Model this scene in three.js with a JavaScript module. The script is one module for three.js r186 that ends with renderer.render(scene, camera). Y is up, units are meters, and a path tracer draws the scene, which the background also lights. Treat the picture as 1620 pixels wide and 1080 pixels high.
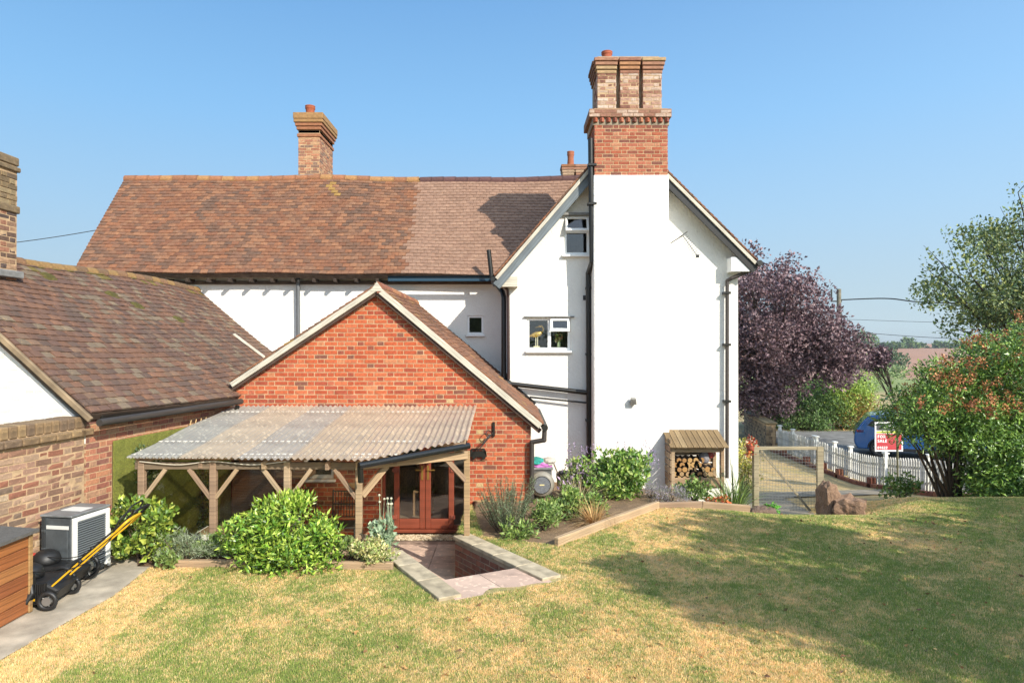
import * as THREE from 'three';
import { mergeGeometries } from 'three/addons/utils/BufferGeometryUtils.js';

// ---------------------------------------------------------------- camera, sky, sun, exposure
const F = 1080, CX = 810, CY = 547, EYE = 3.2;            // photograph: focal length in pixels, vanishing point, eye height above the patio
const scene = new THREE.Scene();
const camera = new THREE.PerspectiveCamera(2 * Math.atan(540 / F) * 180 / Math.PI, 1.5, 0.1, 4000);
camera.position.set(0, EYE, 0);
camera.rotation.x = Math.atan((CY - 540) / F);
const SUN = new THREE.Vector3(0.82, 0.80, 1).normalize();
const renderer = new THREE.WebGLRenderer({ antialias: true });
renderer.toneMapping = THREE.LinearToneMapping;
renderer.toneMappingExposure = 1.62;
renderer.shadowMap.enabled = true;
{
  // clear summer sky: radiance by elevation only
  const table = [[-90, .18, .17, .15], [-2, .27, .28, .28], [0, .34, .42, .455], [4, .305, .41, .48], [10, .245, .395, .545], [18, .165, .345, .57], [28, .098, .245, .475], [50, .075, .195, .40], [90, .07, .18, .36]];   // with the brighter air around the sun that a clear sky has
  const w = 256, h = 128, data = new Float32Array(w * h * 4);
  for (let j = 0; j < h; j++) {
    const e = ((j + .5) / h - .5) * 180;
    let k = 0; while (k < table.length - 2 && e > table[k + 1][0]) k++;
    const t = Math.min(1, Math.max(0, (e - table[k][0]) / (table[k + 1][0] - table[k][0])));
    for (let i = 0; i < w; i++) {
      const r = ((i + .5) / w - .5) * 2 * Math.PI, ce = Math.cos(e * Math.PI / 180), cs = SUN.x * Math.cos(r) * ce + SUN.y * Math.sin(e * Math.PI / 180) + SUN.z * Math.sin(r) * ce;
      const glow = e > -2 ? (1 - .55 * .55) / Math.pow(1 + .55 * .55 - 2 * .55 * cs, 1.5) * .50 : 0;
      for (let c = 0; c < 4; c++) data[(j * w + i) * 4 + c] = c < 3 ? THREE.MathUtils.lerp(table[k][c + 1], table[k + 1][c + 1], t) + (glow - .105) * [.36, .37, .37][c] : 1;
    }
  }
  const t = new THREE.DataTexture(data, w, h, THREE.RGBAFormat, THREE.FloatType);
  t.mapping = THREE.EquirectangularReflectionMapping; t.magFilter = t.minFilter = THREE.LinearFilter; t.needsUpdate = true;
  scene.background = t; scene.environment = t;
}
const sun = new THREE.DirectionalLight(new THREE.Color(1, .93, .82), 3.9);
sun.name = 'sun'; sun.position.copy(SUN).multiplyScalar(60); sun.castShadow = true;
Object.assign(sun.shadow.camera, { left: -30, right: 30, top: 30, bottom: -30, near: 1, far: 160 });
sun.shadow.mapSize.set(2048, 2048);
scene.add(sun); scene.add(sun.target);
scene.fog = new THREE.FogExp2(new THREE.Color(.72, .82, .92), 0.0002);

// ---------------------------------------------------------------- helpers
const V = (x, y, z) => new THREE.Vector3(x, y, z);
const P = (px, py, d) => V((px - CX) * d / F, EYE - (py - CY) * d / F, -d);   // a photograph pixel at a known distance
const lerp = THREE.MathUtils.lerp, clamp = THREE.MathUtils.clamp, sm = (a, b, t) => THREE.MathUtils.smoothstep(t, a, b);
function rng(seed) { let s = seed | 0; return () => { s = (s + 0x6d2b79f5) | 0; let t = Math.imul(s ^ (s >>> 15), 1 | s); t = (t + Math.imul(t ^ (t >>> 7), 61 | t)) ^ t; return ((t ^ (t >>> 14)) >>> 0) / 4294967296; }; }
const R = rng(20240811), rr = (a, b) => a + (b - a) * R(), pick = (a) => a[Math.floor(R() * a.length) % a.length];
function hash(x, y) { let h = Math.imul(x | 0, 374761393) + Math.imul(y | 0, 668265263); h = Math.imul(h ^ (h >>> 13), 1274126177); return ((h ^ (h >>> 16)) >>> 0) / 4294967296; }
function vnoise(x, y, period = 0) {
  const xi = Math.floor(x), yi = Math.floor(y), fx = x - xi, fy = y - yi, u = fx * fx * (3 - 2 * fx), v = fy * fy * (3 - 2 * fy);
  const w = (a) => period ? ((a % period) + period) % period : a;
  return lerp(lerp(hash(w(xi), w(yi)), hash(w(xi + 1), w(yi)), u), lerp(hash(w(xi), w(yi + 1)), hash(w(xi + 1), w(yi + 1)), u), v);
}
function fbm(x, y, oct = 4, period = 0) { let s = 0, a = .5, n = 0; for (let i = 0; i < oct; i++) { s += a * vnoise(x, y, period); n += a; a *= .5; x *= 2; y *= 2; if (period) period *= 2; } return s / n; }
const col = (hex) => new THREE.Color(hex);
function tex(size, fn, srgb = true) {
  const d = new Uint8Array(size * size * 4);
  for (let y = 0; y < size; y++) for (let x = 0; x < size; x++) { const c = fn(x / size, y / size), o = (y * size + x) * 4; for (let k = 0; k < 3; k++) d[o + k] = clamp((c.length ? c[k] : c) * 255, 0, 255); d[o + 3] = 255; }
  const t = new THREE.DataTexture(d, size, size); t.wrapS = t.wrapT = THREE.RepeatWrapping; t.magFilter = THREE.LinearFilter; t.minFilter = THREE.LinearFilter;
  if (srgb) t.colorSpace = THREE.SRGBColorSpace; t.needsUpdate = true; return t;
}
const rep = (t, x, y = x) => { const c = t.clone(); c.repeat.set(x, y); c.needsUpdate = true; return c; };
// shared grain textures, one tile = one metre unless repeated
const T = {
  grain: tex(512, (x, y) => .70 + .24 * fbm(x * 16, y * 16, 4, 16) + .10 * (hash(x * 512, y * 512) - .5)),
  grainB: tex(512, (x, y) => .5 * fbm(x * 24, y * 24, 4, 24) + .5 * hash(x * 512 + 7, y * 512), false),
  wood: tex(512, (x, y) => { const s = fbm(x * 4, y * 64, 3, 4) * .5 + vnoise(x * 8, y * 160, 8) * .35 + .25 * vnoise(x * 3, y * 8, 3); return .58 + .38 * s; }),
  woodB: tex(512, (x, y) => fbm(x * 4, y * 96, 3, 4) * .6 + vnoise(x * 8, y * 200, 8) * .4, false),
  stucco: tex(512, (x, y) => .5 * fbm(x * 40, y * 40, 3, 40) + .5 * fbm(x * 6, y * 6, 3, 6), false),
  paint: tex(512, (x, y) => { const a = fbm(x * 5, y * 5, 4, 5), b = fbm(x * 48 + 9, y * 48, 2, 48); return [.955 + .03 * a + .02 * b, .955 + .03 * a + .02 * b, .95 + .028 * a + .02 * b]; }),
  stone: tex(512, (x, y) => { const a = fbm(x * 8, y * 8, 5, 8), h = hash(x * 512, y * 512); return .66 + .3 * a + .1 * (h - .5); }),
  turf: tex(512, (x, y) => { const a = fbm(x * 10, y * 10, 3, 10), h = fbm(x * 120, y * 120, 2, 120); return .45 + .25 * a + .4 * h; }),
  lichen: tex(1024, (x, y) => { const a = fbm(x * 5, y * 5, 4, 5), b = fbm(x * 40 + 3, y * 40, 3, 40), c = sm(.60, .68, b * .7 + fbm(x * 6 + 20, y * 6, 3, 6) * .3); const v = .70 + .18 * a; return [v + c * (1 - v), v + c * (.98 - v), v + c * (.9 - v)]; }),
  weather: tex(1024, (x, y) => { const a = fbm(x * 4, y * 4, 5, 4), b = fbm(x * 14 + 3, y * 14, 4, 14), c = sm(.58, .72, b) * .12; return [.74 + .22 * a + c, .74 + .22 * a + c, .74 + .21 * a + c * .9]; }),
};
function mat(color, o = {}) {
  const { map = T.grain, bump, bumpScale = .002, physical, ...rest } = o;
  const p = { color: color.isColor ? color : col(color), roughness: .85, ...rest };
  if (map) p.map = map; if (bump) { p.bumpMap = bump; p.bumpScale = bumpScale; }
  return physical || p.transmission || p.clearcoat || p.sheen ? new THREE.MeshPhysicalMaterial(p) : new THREE.MeshStandardMaterial(p);
}
const used = {};
function uniq(n) { used[n] = (used[n] ?? -1) + 1; return used[n] ? n + '_' + String(used[n]).padStart(3, '0') : n; }
function thing(name, label, category, group) { const g = new THREE.Group(); g.name = uniq(name); g.userData = { label, category }; if (group) g.userData.group = group; scene.add(g); return g; }
function part(parent, name, geo, m, kind) { const o = new THREE.Mesh(geo, m); o.name = name; o.castShadow = o.receiveShadow = true; if (kind) o.userData.kind = kind; parent.add(o); return o; }
function structure(name, geo, m) { const o = part(scene, uniq(name), geo, m, 'structure'); return o; }
// triangle soup builder
class Soup {
  constructor() { this.p = []; this.u = []; this.c = []; }
  tri(a, b, c, ua, ub, uc) { this.p.push(a.x, a.y, a.z, b.x, b.y, b.z, c.x, c.y, c.z); this.u.push(...(ua ?? [0, 0]), ...(ub ?? [1, 0]), ...(uc ?? [0, 1])); }
  geo() { const g = new THREE.BufferGeometry(); g.setAttribute('position', new THREE.Float32BufferAttribute(this.p, 3)); g.setAttribute('uv', new THREE.Float32BufferAttribute(this.u, 2)); g.computeVertexNormals(); return g; }
}
function planarUV(g) { // uv in metres from the dominant axis of each face
  if (g.index) g = g.toNonIndexed();
  const p = g.attributes.position, n = g.attributes.normal, u = new Float32Array(p.count * 2);
  for (let i = 0; i < p.count; i++) {
    const ax = Math.abs(n.getX(i)), ay = Math.abs(n.getY(i)), az = Math.abs(n.getZ(i));
    if (az >= ax && az >= ay) { u[2 * i] = p.getX(i); u[2 * i + 1] = p.getY(i); } else if (ay >= ax) { u[2 * i] = p.getX(i); u[2 * i + 1] = p.getZ(i); } else { u[2 * i] = p.getZ(i); u[2 * i + 1] = p.getY(i); }
  }
  g.setAttribute('uv', new THREE.BufferAttribute(u, 2)); return g;
}
// convex polyhedron from point lists, faces turned outwards; uv in metres
function convexFaces(faces, center = V(0, 0, 0)) {
  const s = new Soup(), n = V(0, 0, 0), e = V(0, 0, 0);
  for (let f of faces) {
    n.subVectors(f[1], f[0]).cross(e.subVectors(f[2], f[0]));
    const mid = f.reduce((a, q) => a.add(q), V(0, 0, 0)).divideScalar(f.length).sub(center);
    if (n.dot(mid) < 0) f = f.slice().reverse();
    for (let i = 1; i < f.length - 1; i++) s.tri(f[0], f[i], f[i + 1]);
  }
  return planarUV(s.geo());
}
// chamfered box, 44 triangles, centred
function cbox(w, h, d, b = .004) {
  const H = [w / 2, h / 2, d / 2]; b = Math.min(b, H[0] * .45, H[1] * .45, H[2] * .45);
  const pt = (sx, sy, sz, ax) => V(sx * (H[0] - (ax === 0 ? 0 : b)), sy * (H[1] - (ax === 1 ? 0 : b)), sz * (H[2] - (ax === 2 ? 0 : b)));
  const f = [], S = [-1, 1];
  for (const s of S) { f.push([pt(s, -1, -1, 0), pt(s, 1, -1, 0), pt(s, 1, 1, 0), pt(s, -1, 1, 0)], [pt(-1, s, -1, 1), pt(1, s, -1, 1), pt(1, s, 1, 1), pt(-1, s, 1, 1)], [pt(-1, -1, s, 2), pt(1, -1, s, 2), pt(1, 1, s, 2), pt(-1, 1, s, 2)]); }
  for (const a of S) for (const c of S) {
    f.push([pt(a, c, -1, 0), pt(a, c, 1, 0), pt(a, c, 1, 1), pt(a, c, -1, 1)], [pt(a, -1, c, 0), pt(a, 1, c, 0), pt(a, 1, c, 2), pt(a, -1, c, 2)], [pt(-1, a, c, 1), pt(1, a, c, 1), pt(1, a, c, 2), pt(-1, a, c, 2)]);
    for (const e of S) f.push([pt(a, c, e, 0), pt(a, c, e, 1), pt(a, c, e, 2)]);
  }
  return convexFaces(f);
}
const boxAt = (x0, x1, y0, y1, z0, z1, b) => cbox(Math.abs(x1 - x0), Math.abs(y1 - y0), Math.abs(z1 - z0), b).translate((x0 + x1) / 2, (y0 + y1) / 2, (z0 + z1) / 2);
const _m = new THREE.Matrix4();
function basis(x, y, z, o) { return new THREE.Matrix4().makeBasis(x, y, z).setPosition(o); }
// a beam from p to q, w across, h in the 'up' direction
function beam(p, q, w, h, b = .004, up = V(0, 1, 0)) {
  const x = q.clone().sub(p), L = x.length(); x.normalize();
  if (Math.abs(x.dot(up)) > .98) up = V(0, 0, 1);
  const z = x.clone().cross(up).normalize(), y = z.clone().cross(x).normalize();
  return cbox(L, h, w, b).applyMatrix4(basis(x, y, z, p.clone().add(q).multiplyScalar(.5)));
}
function cyl(p, q, r0, r1 = r0, seg = 10) {
  const y = q.clone().sub(p), L = y.length(); y.normalize();
  const x = (Math.abs(y.y) > .98 ? V(1, 0, 0) : V(0, 1, 0)).cross(y).normalize(), z = x.clone().cross(y).normalize();
  return new THREE.CylinderGeometry(r1, r0, L, seg).applyMatrix4(basis(x, y, z, p.clone().add(q).multiplyScalar(.5)));
}
const clean = (gs) => gs.map((g) => { g = g.index ? g.toNonIndexed() : g; for (const k of Object.keys(g.attributes)) if (!['position', 'normal', 'uv'].includes(k)) g.deleteAttribute(k); return g; });
const join = (...gs) => mergeGeometries(clean(gs.flat()));
// a pipe through points with ball joints
function pipe(pts, r, seg = 10) { const g = []; for (let i = 0; i < pts.length - 1; i++) { g.push(cyl(pts[i], pts[i + 1], r, r, seg)); if (i) g.push(new THREE.SphereGeometry(r * 1.06, seg, 6).translate(pts[i].x, pts[i].y, pts[i].z)); } return join(g); }
const hose = (pts, r, n = 24, seg = 6) => new THREE.TubeGeometry(new THREE.CatmullRomCurve3(pts), n, r, seg);
function lathe(profile, seg = 20) { return new THREE.LatheGeometry(profile.map(([r, y]) => new THREE.Vector2(r, y)), seg); }
// prism: polygon in the x-y plane with holes, extruded to depth along +z
function prism(poly, depth, holes = [], bevel = 0) {
  const s = new THREE.Shape(poly.map(([x, y]) => new THREE.Vector2(x, y)));
  for (const h of holes) s.holes.push(new THREE.Path(h.map(([x, y]) => new THREE.Vector2(x, y))));
  return planarUV(new THREE.ExtrudeGeometry(s, { depth, bevelEnabled: bevel > 0, bevelSize: bevel, bevelThickness: bevel, bevelSegments: 2, curveSegments: 8 }));
}
const rect = (x0, x1, y0, y1) => [[x0, y0], [x1, y0], [x1, y1], [x0, y1]];
function sheet(pts, y) { // flat polygon of [x, d] at height y
  const s = new THREE.Shape(pts.map(([x, d]) => new THREE.Vector2(x, d)));
  const g = new THREE.ShapeGeometry(s); g.rotateX(-Math.PI / 2); g.translate(0, y, 0); return planarUV(g);
}
function inside(poly, x, y) { let c = false; for (let i = 0, j = poly.length - 1; i < poly.length; j = i++) { const [xi, yi] = poly[i], [xj, yj] = poly[j]; if ((yi > y) !== (yj > y) && x < (xj - xi) * (y - yi) / (yj - yi) + xi) c = !c; } return c; }

// ---------------------------------------------------------------- pieces: bricks and tiles
// Many alike pieces: the largest in view are meshes of their own, the rest one joined part
class Pieces {
  constructor(parent, name, geos, palette, o) { Object.assign(this, { parent, name, geos, palette, list: [] }); this.mats = palette.map((c) => mat(c, o)); this.bulk = mat('#ffffff', { ...o, vertexColors: true }); }
  add(m, c, g = Math.floor(R() * this.geos.length)) { const e = m.elements, x = e[12], y = e[13] - EYE, z = e[14]; this.list.push({ m, c, g, s: 1 / (x * x + y * y + z * z) * (z > -.5 || Math.abs(x / z) > .78 || Math.abs(y / z) > .54 ? .01 : 1) * Math.hypot(e[0], e[1], e[2]) }); }
  emit(limit = 300) {
    this.list.sort((a, b) => b.s - a.s);
    this.list.slice(0, limit).forEach((q) => { const o = part(this.parent, this.name, this.geos[q.g], this.mats[q.c]); q.m.decompose(o.position, o.quaternion, o.scale); });
    const rest = this.list.slice(limit); if (!rest.length) return;
    let n = 0; for (const q of rest) n += this.geos[q.g].attributes.position.count;
    const pos = new Float32Array(n * 3), nor = new Float32Array(n * 3), uv = new Float32Array(n * 2), cl = new Float32Array(n * 3), v = V(0, 0, 0), nm = new THREE.Matrix3(); let k = 0;
    for (const q of rest) {
      const g = this.geos[q.g], p = g.attributes.position, nn = g.attributes.normal, uu = g.attributes.uv, c = this.palette[q.c].isColor ? this.palette[q.c] : col(this.palette[q.c]), du = R() * 7, dv = R() * 7; nm.getNormalMatrix(q.m);
      for (let i = 0; i < p.count; i++, k++) {
        v.fromBufferAttribute(p, i).applyMatrix4(q.m).toArray(pos, k * 3); v.fromBufferAttribute(nn, i).applyMatrix3(nm).normalize().toArray(nor, k * 3);
        uv[2 * k] = uu.getX(i) + du; uv[2 * k + 1] = uu.getY(i) + dv; c.toArray(cl, k * 3);
      }
    }
    const g = new THREE.BufferGeometry(); g.setAttribute('position', new THREE.BufferAttribute(pos, 3)); g.setAttribute('normal', new THREE.BufferAttribute(nor, 3)); g.setAttribute('uv', new THREE.BufferAttribute(uv, 2)); g.setAttribute('color', new THREE.BufferAttribute(cl, 3));
    part(this.parent, this.name, g, this.bulk, 'stuff');
  }
}
// a brick face: unit length and height, front at z = 0 and 35 mm deep, worn chamfer; scaled per brick
function brickGeo(seed, worn) {
  const r = rng(seed), L = .5, H = .5, c = [.022, .07], D = .035, j = (a) => (r() - .5) * a * worn;
  const f = [], b = [];
  for (const [sx, sy] of [[-1, -1], [1, -1], [1, 1], [-1, 1]]) { f.push(V(sx * (L - c[0]) + j(.02), sy * (H - c[1]) + j(.05), j(.003))); b.push(V(sx * L, sy * H, -.006)); }
  const k = b.map((q) => V(q.x, q.y, -D)), faces = [f];
  for (let i = 0; i < 4; i++) { const n = (i + 1) % 4; faces.push([f[i], f[n], b[n], b[i]], [b[i], b[n], k[n], k[i]]); }
  const g = convexFaces(faces, V(0, 0, -D)), u = g.attributes.uv; for (let i = 0; i < u.count; i++) u.setXY(i, u.getX(i) * .22 + seed * .37, u.getY(i) * .065 + seed * .61);
  return g;
}
const BRICKS = [1, 2, 3, 4, 5, 6].map((s) => brickGeo(s, 1)), OLDBRICKS = [11, 12, 13, 14, 15, 16].map((s) => brickGeo(s, 2.6));
// lay bricks on a plane: o origin, u along, n outwards; spans(v) gives the allowed stretches at height v
function lay(pc, o, u, n, v0, v1, spans, { course = .075, bond = 'flemish', joint = .011, proud = .005, pickColor, jig = 1 } = {}) {
  const up = V(0, 1, 0); let k = 0;
  for (let v = v0; v + course * .5 < v1; v += course, k++) {
    const h = course - joint, mid = v + h / 2;
    for (const [a, b] of spans(mid)) {
      let x = Math.floor(a / .675) * .675 - (bond === 'flemish' ? (k % 2) * .169 : (k % 2) * .1125), i = 0;
      while (x < b) {
        const L = bond === 'flemish' ? ((i + 0) % 2 ? .1125 : .225) : bond === 'header' ? .1125 : .225; i++;
        const l = Math.max(x, a), r = Math.min(x + L, b); x += L;
        if (r - l < .045) continue;
        const w = r - l - joint, c = o.clone().addScaledVector(u, (l + r) / 2 - joint / 2).addScaledVector(up, mid + (R() - .5) * .003 * jig).addScaledVector(n, proud + (R() - .5) * .004 * jig);
        const tw = (R() - .5) * .012 * jig, uu = u.clone().addScaledVector(up, tw).normalize(), nn = n.clone(), vv = nn.clone().cross(uu).normalize();
        pc.add(basis(uu.multiplyScalar(w), vv.multiplyScalar(h * (1 + (R() - .5) * .04 * jig)), nn, c), pickColor(l, mid, L));
      }
    }
  }
}
// roof tiles over a surface S(u, v), u along the eaves and v up the slope, both 0..1
function tileGeo(seed, w, l, t) {
  const r = rng(seed), j = (a) => (r() - .5) * a, cam = .004 + j(.003);
  const a = [V(-w / 2, j(.006), t), V(0, j(.006), t + cam), V(w / 2, j(.006), t)], b = [V(-w / 2, l, t), V(0, l, t + cam), V(w / 2, l, t)], c = [V(-w / 2, 0, 0), V(0, 0, 0), V(w / 2, 0, 0)];
  const g = convexFaces([[a[0], a[1], b[1], b[0]], [a[1], a[2], b[2], b[1]], [a[0], a[1], c[1], c[0]], [a[1], a[2], c[2], c[1]], [a[0], b[0], V(-w / 2, l, 0), c[0]], [a[2], b[2], V(w / 2, l, 0), c[2]]], V(0, l / 2, -.05));
  const u = g.attributes.uv; for (let i = 0; i < u.count; i++) u.setXY(i, u.getX(i) + seed * .37, u.getY(i) + seed * .61);
  return g;
}
function layTiles(pc, S, { rows, w, gauge, thick = .013, skip, color, jig = 1 }) {
  const e = .002, x = V(0, 0, 0), y = V(0, 0, 0);
  for (let r = 0; r < rows; r++) {
    const v = r / rows, L = S(0, v).distanceTo(S(.5, v)) + S(.5, v).distanceTo(S(1, v)), n = Math.ceil(L / w) + 1;
    for (let k = 0; k < n; k++) {
      let a = (k - (r % 2) * .5) * w, b = a + w; a = Math.max(a, 0); b = Math.min(b, L); if (b - a < .03) continue;
      const u = (a + b) / 2 / L, p = S(u, v);
      x.subVectors(S(Math.min(1, u + e), v), S(Math.max(0, u - e), v)).normalize(); y.subVectors(S(u, v + e), p).normalize();
      const z = x.clone().cross(y).normalize(); y.copy(z).cross(x);
      const q = p.clone(); if (skip && skip(q, u, v)) continue;
      const tilt = -(thick * 1.5) / (gauge * 1.55) + (R() - .5) * .035 * jig, roll = (R() - .5) * .03 * jig;
      const yy = y.clone().multiplyScalar(Math.cos(tilt)).addScaledVector(z, Math.sin(tilt)).addScaledVector(x, (R() - .5) * .02 * jig).normalize(), xx = x.clone().addScaledVector(z, roll).normalize(), zz = xx.clone().cross(yy).normalize();
      xx.copy(yy).cross(zz);
      q.addScaledVector(z, thick * 1.5 + (R() - .5) * .004 * jig).addScaledVector(y, (R() - .5) * .006 * jig);
      pc.add(basis(xx.multiplyScalar((b - a - .003) / w), yy, zz, q), color(u, v, q));
    }
  }
}
// a curved slab below the tiles
function slab(S, nu, nv, t) {
  const g = [new Soup()], s = g[0], n = V(0, 0, 0);
  const nrm = (u, v) => { const a = S(Math.min(1, u + .01), v).sub(S(Math.max(0, u - .01), v)), b = S(u, Math.min(1, v + .01)).sub(S(u, Math.max(0, v - .01))); return a.cross(b).normalize(); };
  const top = [], bot = [];
  for (let i = 0; i <= nu; i++) { top.push([]); bot.push([]); for (let j = 0; j <= nv; j++) { const p = S(i / nu, j / nv), k = nrm(i / nu, j / nv); top[i].push(p.clone().addScaledVector(k, -.004)); bot[i].push(p.clone().addScaledVector(k, -t)); } }
  const quad = (a, b, c, d) => { s.tri(a, b, c); s.tri(a, c, d); };
  for (let i = 0; i < nu; i++) for (let j = 0; j < nv; j++) { quad(top[i][j], top[i + 1][j], top[i + 1][j + 1], top[i][j + 1]); quad(bot[i][j], bot[i][j + 1], bot[i + 1][j + 1], bot[i + 1][j]); }
  for (let i = 0; i < nu; i++) { quad(top[i][0], bot[i][0], bot[i + 1][0], top[i + 1][0]); quad(top[i][nv], top[i + 1][nv], bot[i + 1][nv], bot[i][nv]); }
  for (let j = 0; j < nv; j++) { quad(top[0][j], top[0][j + 1], bot[0][j + 1], bot[0][j]); quad(top[nu][j], bot[nu][j], bot[nu][j + 1], top[nu][j + 1]); }
  return planarUV(s.geo());
}
// half-round ridge tiles from p to q (curve function)
function ridgeTiles(parent, C, n, r, mats, name = 'ridge_tile') {
  const L = C(0).distanceTo(C(1)) / n, g = new THREE.CylinderGeometry(r, r * 1.06, L * .985, 10, 1, false, -Math.PI / 2, Math.PI).rotateZ(Math.PI / 2);
  const s = g.clone(); const uv = s.attributes.uv; for (let i = 0; i < uv.count; i++) uv.setXY(i, uv.getX(i) * .3, uv.getY(i) * .3);
  for (let i = 0; i < n; i++) {
    const a = C(i / n), b = C((i + 1) / n), x = b.clone().sub(a).normalize(), z = x.clone().cross(V(0, 1, 0)).normalize(), y = z.clone().cross(x);
    const o = part(parent, name, s, pick(mats)); basis(x, y, z, a.add(b).multiplyScalar(.5)).decompose(o.position, o.quaternion, o.scale); o.position.y -= r * .35 - R() * .012;
  }
}
// ---------------------------------------------------------------- foliage
function leafGeo(w, fold = .25, curl = .15) { // a pointed leaf of unit length along +y
  const s = new Soup(), b = V(0, 0, 0), t = V(0, 1, -curl), m = V(0, .5, 0.04), l = V(-w / 2, .45, fold * w), r = V(w / 2, .45, fold * w);
  s.tri(b, m, l); s.tri(l, m, t); s.tri(b, r, m); s.tri(m, r, t); return s.geo();
}
const LEAF = { oval: leafGeo(.62), lance: leafGeo(.3, .2, .25), needle: leafGeo(.13, .1, .1), round: leafGeo(.9, .15, .05) };
const leafMat = (o = {}) => new THREE.MeshPhysicalMaterial({ color: '#ffffff', roughness: .55, transmission: .32, thickness: 0, ...o });
const M_LEAF = leafMat(), M_GLOSS = leafMat({ roughness: .36, transmission: .15 }), M_DRY = leafMat({ roughness: .9, transmission: .2 });
const _q = new THREE.Quaternion(), _e = new THREE.Euler(), _s = V(0, 0, 0), _p = V(0, 0, 0), _d = V(0, 0, 0), UP = V(0, 1, 0);
// leaves: a list of {p, dir, size} with colours from a palette, one instanced part
function leaves(parent, name, geo, m, list, palette) {
  const im = new THREE.InstancedMesh(geo, m, list.length), c = new THREE.Color(), cols = palette.map((h) => col(h));
  list.forEach((l, i) => {
    _q.setFromUnitVectors(UP, l.dir); _q.multiply(new THREE.Quaternion().setFromAxisAngle(UP, R() * 6.283));
    _m.compose(l.p, _q, _s.set(l.size, l.size, l.size)); im.setMatrixAt(i, _m);
    c.copy(l.c ? (typeof l.c === 'string' ? col(l.c) : l.c) : cols[Math.floor(R() * cols.length) % cols.length]); const k = .72 + 1.05 * R(); im.setColorAt(i, c.multiplyScalar(k));
  });
  im.name = name; im.castShadow = im.receiveShadow = true; im.userData.kind = 'stuff'; parent.add(im); return im;
}
const rndDir = () => { const z = R() * 2 - 1, a = R() * 6.283, q = Math.sqrt(1 - z * z); return V(q * Math.cos(a), z, q * Math.sin(a)); };
// leaves through the clumps of a crown: clump = {c, r: Vector3}
function inClumps(clumps, n, size, out = .6, upBias = .15, shell = .5) {
  const list = [], vol = clumps.map((k) => k.r.x * k.r.y * k.r.z), tot = vol.reduce((a, b) => a + b, 0);
  clumps.forEach((k, i) => {
    const m = Math.max(6, Math.round(n * vol[i] / tot));
    for (let j = 0; j < m; j++) { const d = rndDir(), f = Math.pow(R(), shell); list.push({ p: V(k.c.x + d.x * k.r.x * f, k.c.y + d.y * k.r.y * f, k.c.z + d.z * k.r.z * f), dir: d.multiplyScalar(out).add(rndDir()).add(V(0, upBias * 2, 0)).normalize(), size: size * (.45 + .95 * R()) }); }
  });
  return list;
}
function clumpsIn(center, r, n, cr, low = -1, shell = .35) { // small clumps spread near the surface of an ellipsoid
  const out = [];
  for (let i = 0; i < n; i++) { let d; do d = rndDir(); while (d.y < low); const f = Math.pow(R(), shell) * (.74 + .4 * R()), k = cr * (.6 + .8 * R()); out.push({ c: V(center.x + d.x * r.x * f, center.y + d.y * r.y * f, center.z + d.z * r.z * f), r: V(k * 1.15, k * .85, k * 1.15) }); }
  return out;
}
// tapered bent limb
function limb(p, q, r0, r1, bend = .15, seg = 6, sides = 7) {
  const mid = p.clone().lerp(q, .5).add(V((R() - .5) * bend, bend * .5 * R(), (R() - .5) * bend).multiplyScalar(p.distanceTo(q)));
  const c = new THREE.QuadraticBezierCurve3(p, mid, q), g = new THREE.TubeGeometry(c, seg, 1, sides), a = g.attributes.position, v = V(0, 0, 0);
  for (let i = 0; i <= seg; i++) { const o = c.getPointAt(i / seg), r = lerp(r0, r1, i / seg); for (let j = 0; j <= sides; j++) { const k = i * (sides + 1) + j; v.fromBufferAttribute(a, k).sub(o).multiplyScalar(r * (1 + .12 * (hash(i * 13 + j, k) - .5))).add(o); a.setXYZ(k, v.x, v.y, v.z); } }
  g.computeVertexNormals(); return g;
}
const M_BARK = mat('#5b4d40', { map: rep(T.wood, 1, 3), bump: rep(T.woodB, 1, 3), bumpScale: .015, roughness: .95 }), M_TWIG = mat('#6a5a48', { roughness: .95 });
function tree(name, label, group, base, trunkTop, crownC, crownR, { nClump = 60, clump = .6, n = 9000, size = .09, geo = LEAF.oval, m = M_LEAF, palette, r0 = .16, low = -.8, limbs = 26, shell = .35, more = [] }) {
  const t = thing(name, label, 'tree', group);
  const cl = clumpsIn(crownC, crownR, nClump, clump, low, shell); for (const [c, r, k] of more) cl.push(...clumpsIn(c, r, k, clump, low, shell)); const gs = [limb(base, trunkTop, r0, r0 * .6, .06, 8, 9)];
  const step = Math.max(1, Math.floor(cl.length / limbs));
  for (let i = 0; i < cl.length; i += step) { const s = base.clone().lerp(trunkTop, .55 + .45 * R()), w = cl[i].c.clone(); gs.push(limb(s, w, r0 * .34, .012, .2)); for (let k = 0; k < 3; k++) gs.push(limb(s.clone().lerp(w, .6 + .2 * k * R()), w.clone().add(rndDir().multiplyScalar(clump * 1.2)), .016, .005, .2, 3, 5)); }
  part(t, 'trunk', join(gs), M_BARK); leaves(t, 'crown', geo, m, inClumps(cl, n, size), palette); return t;
}
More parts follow.
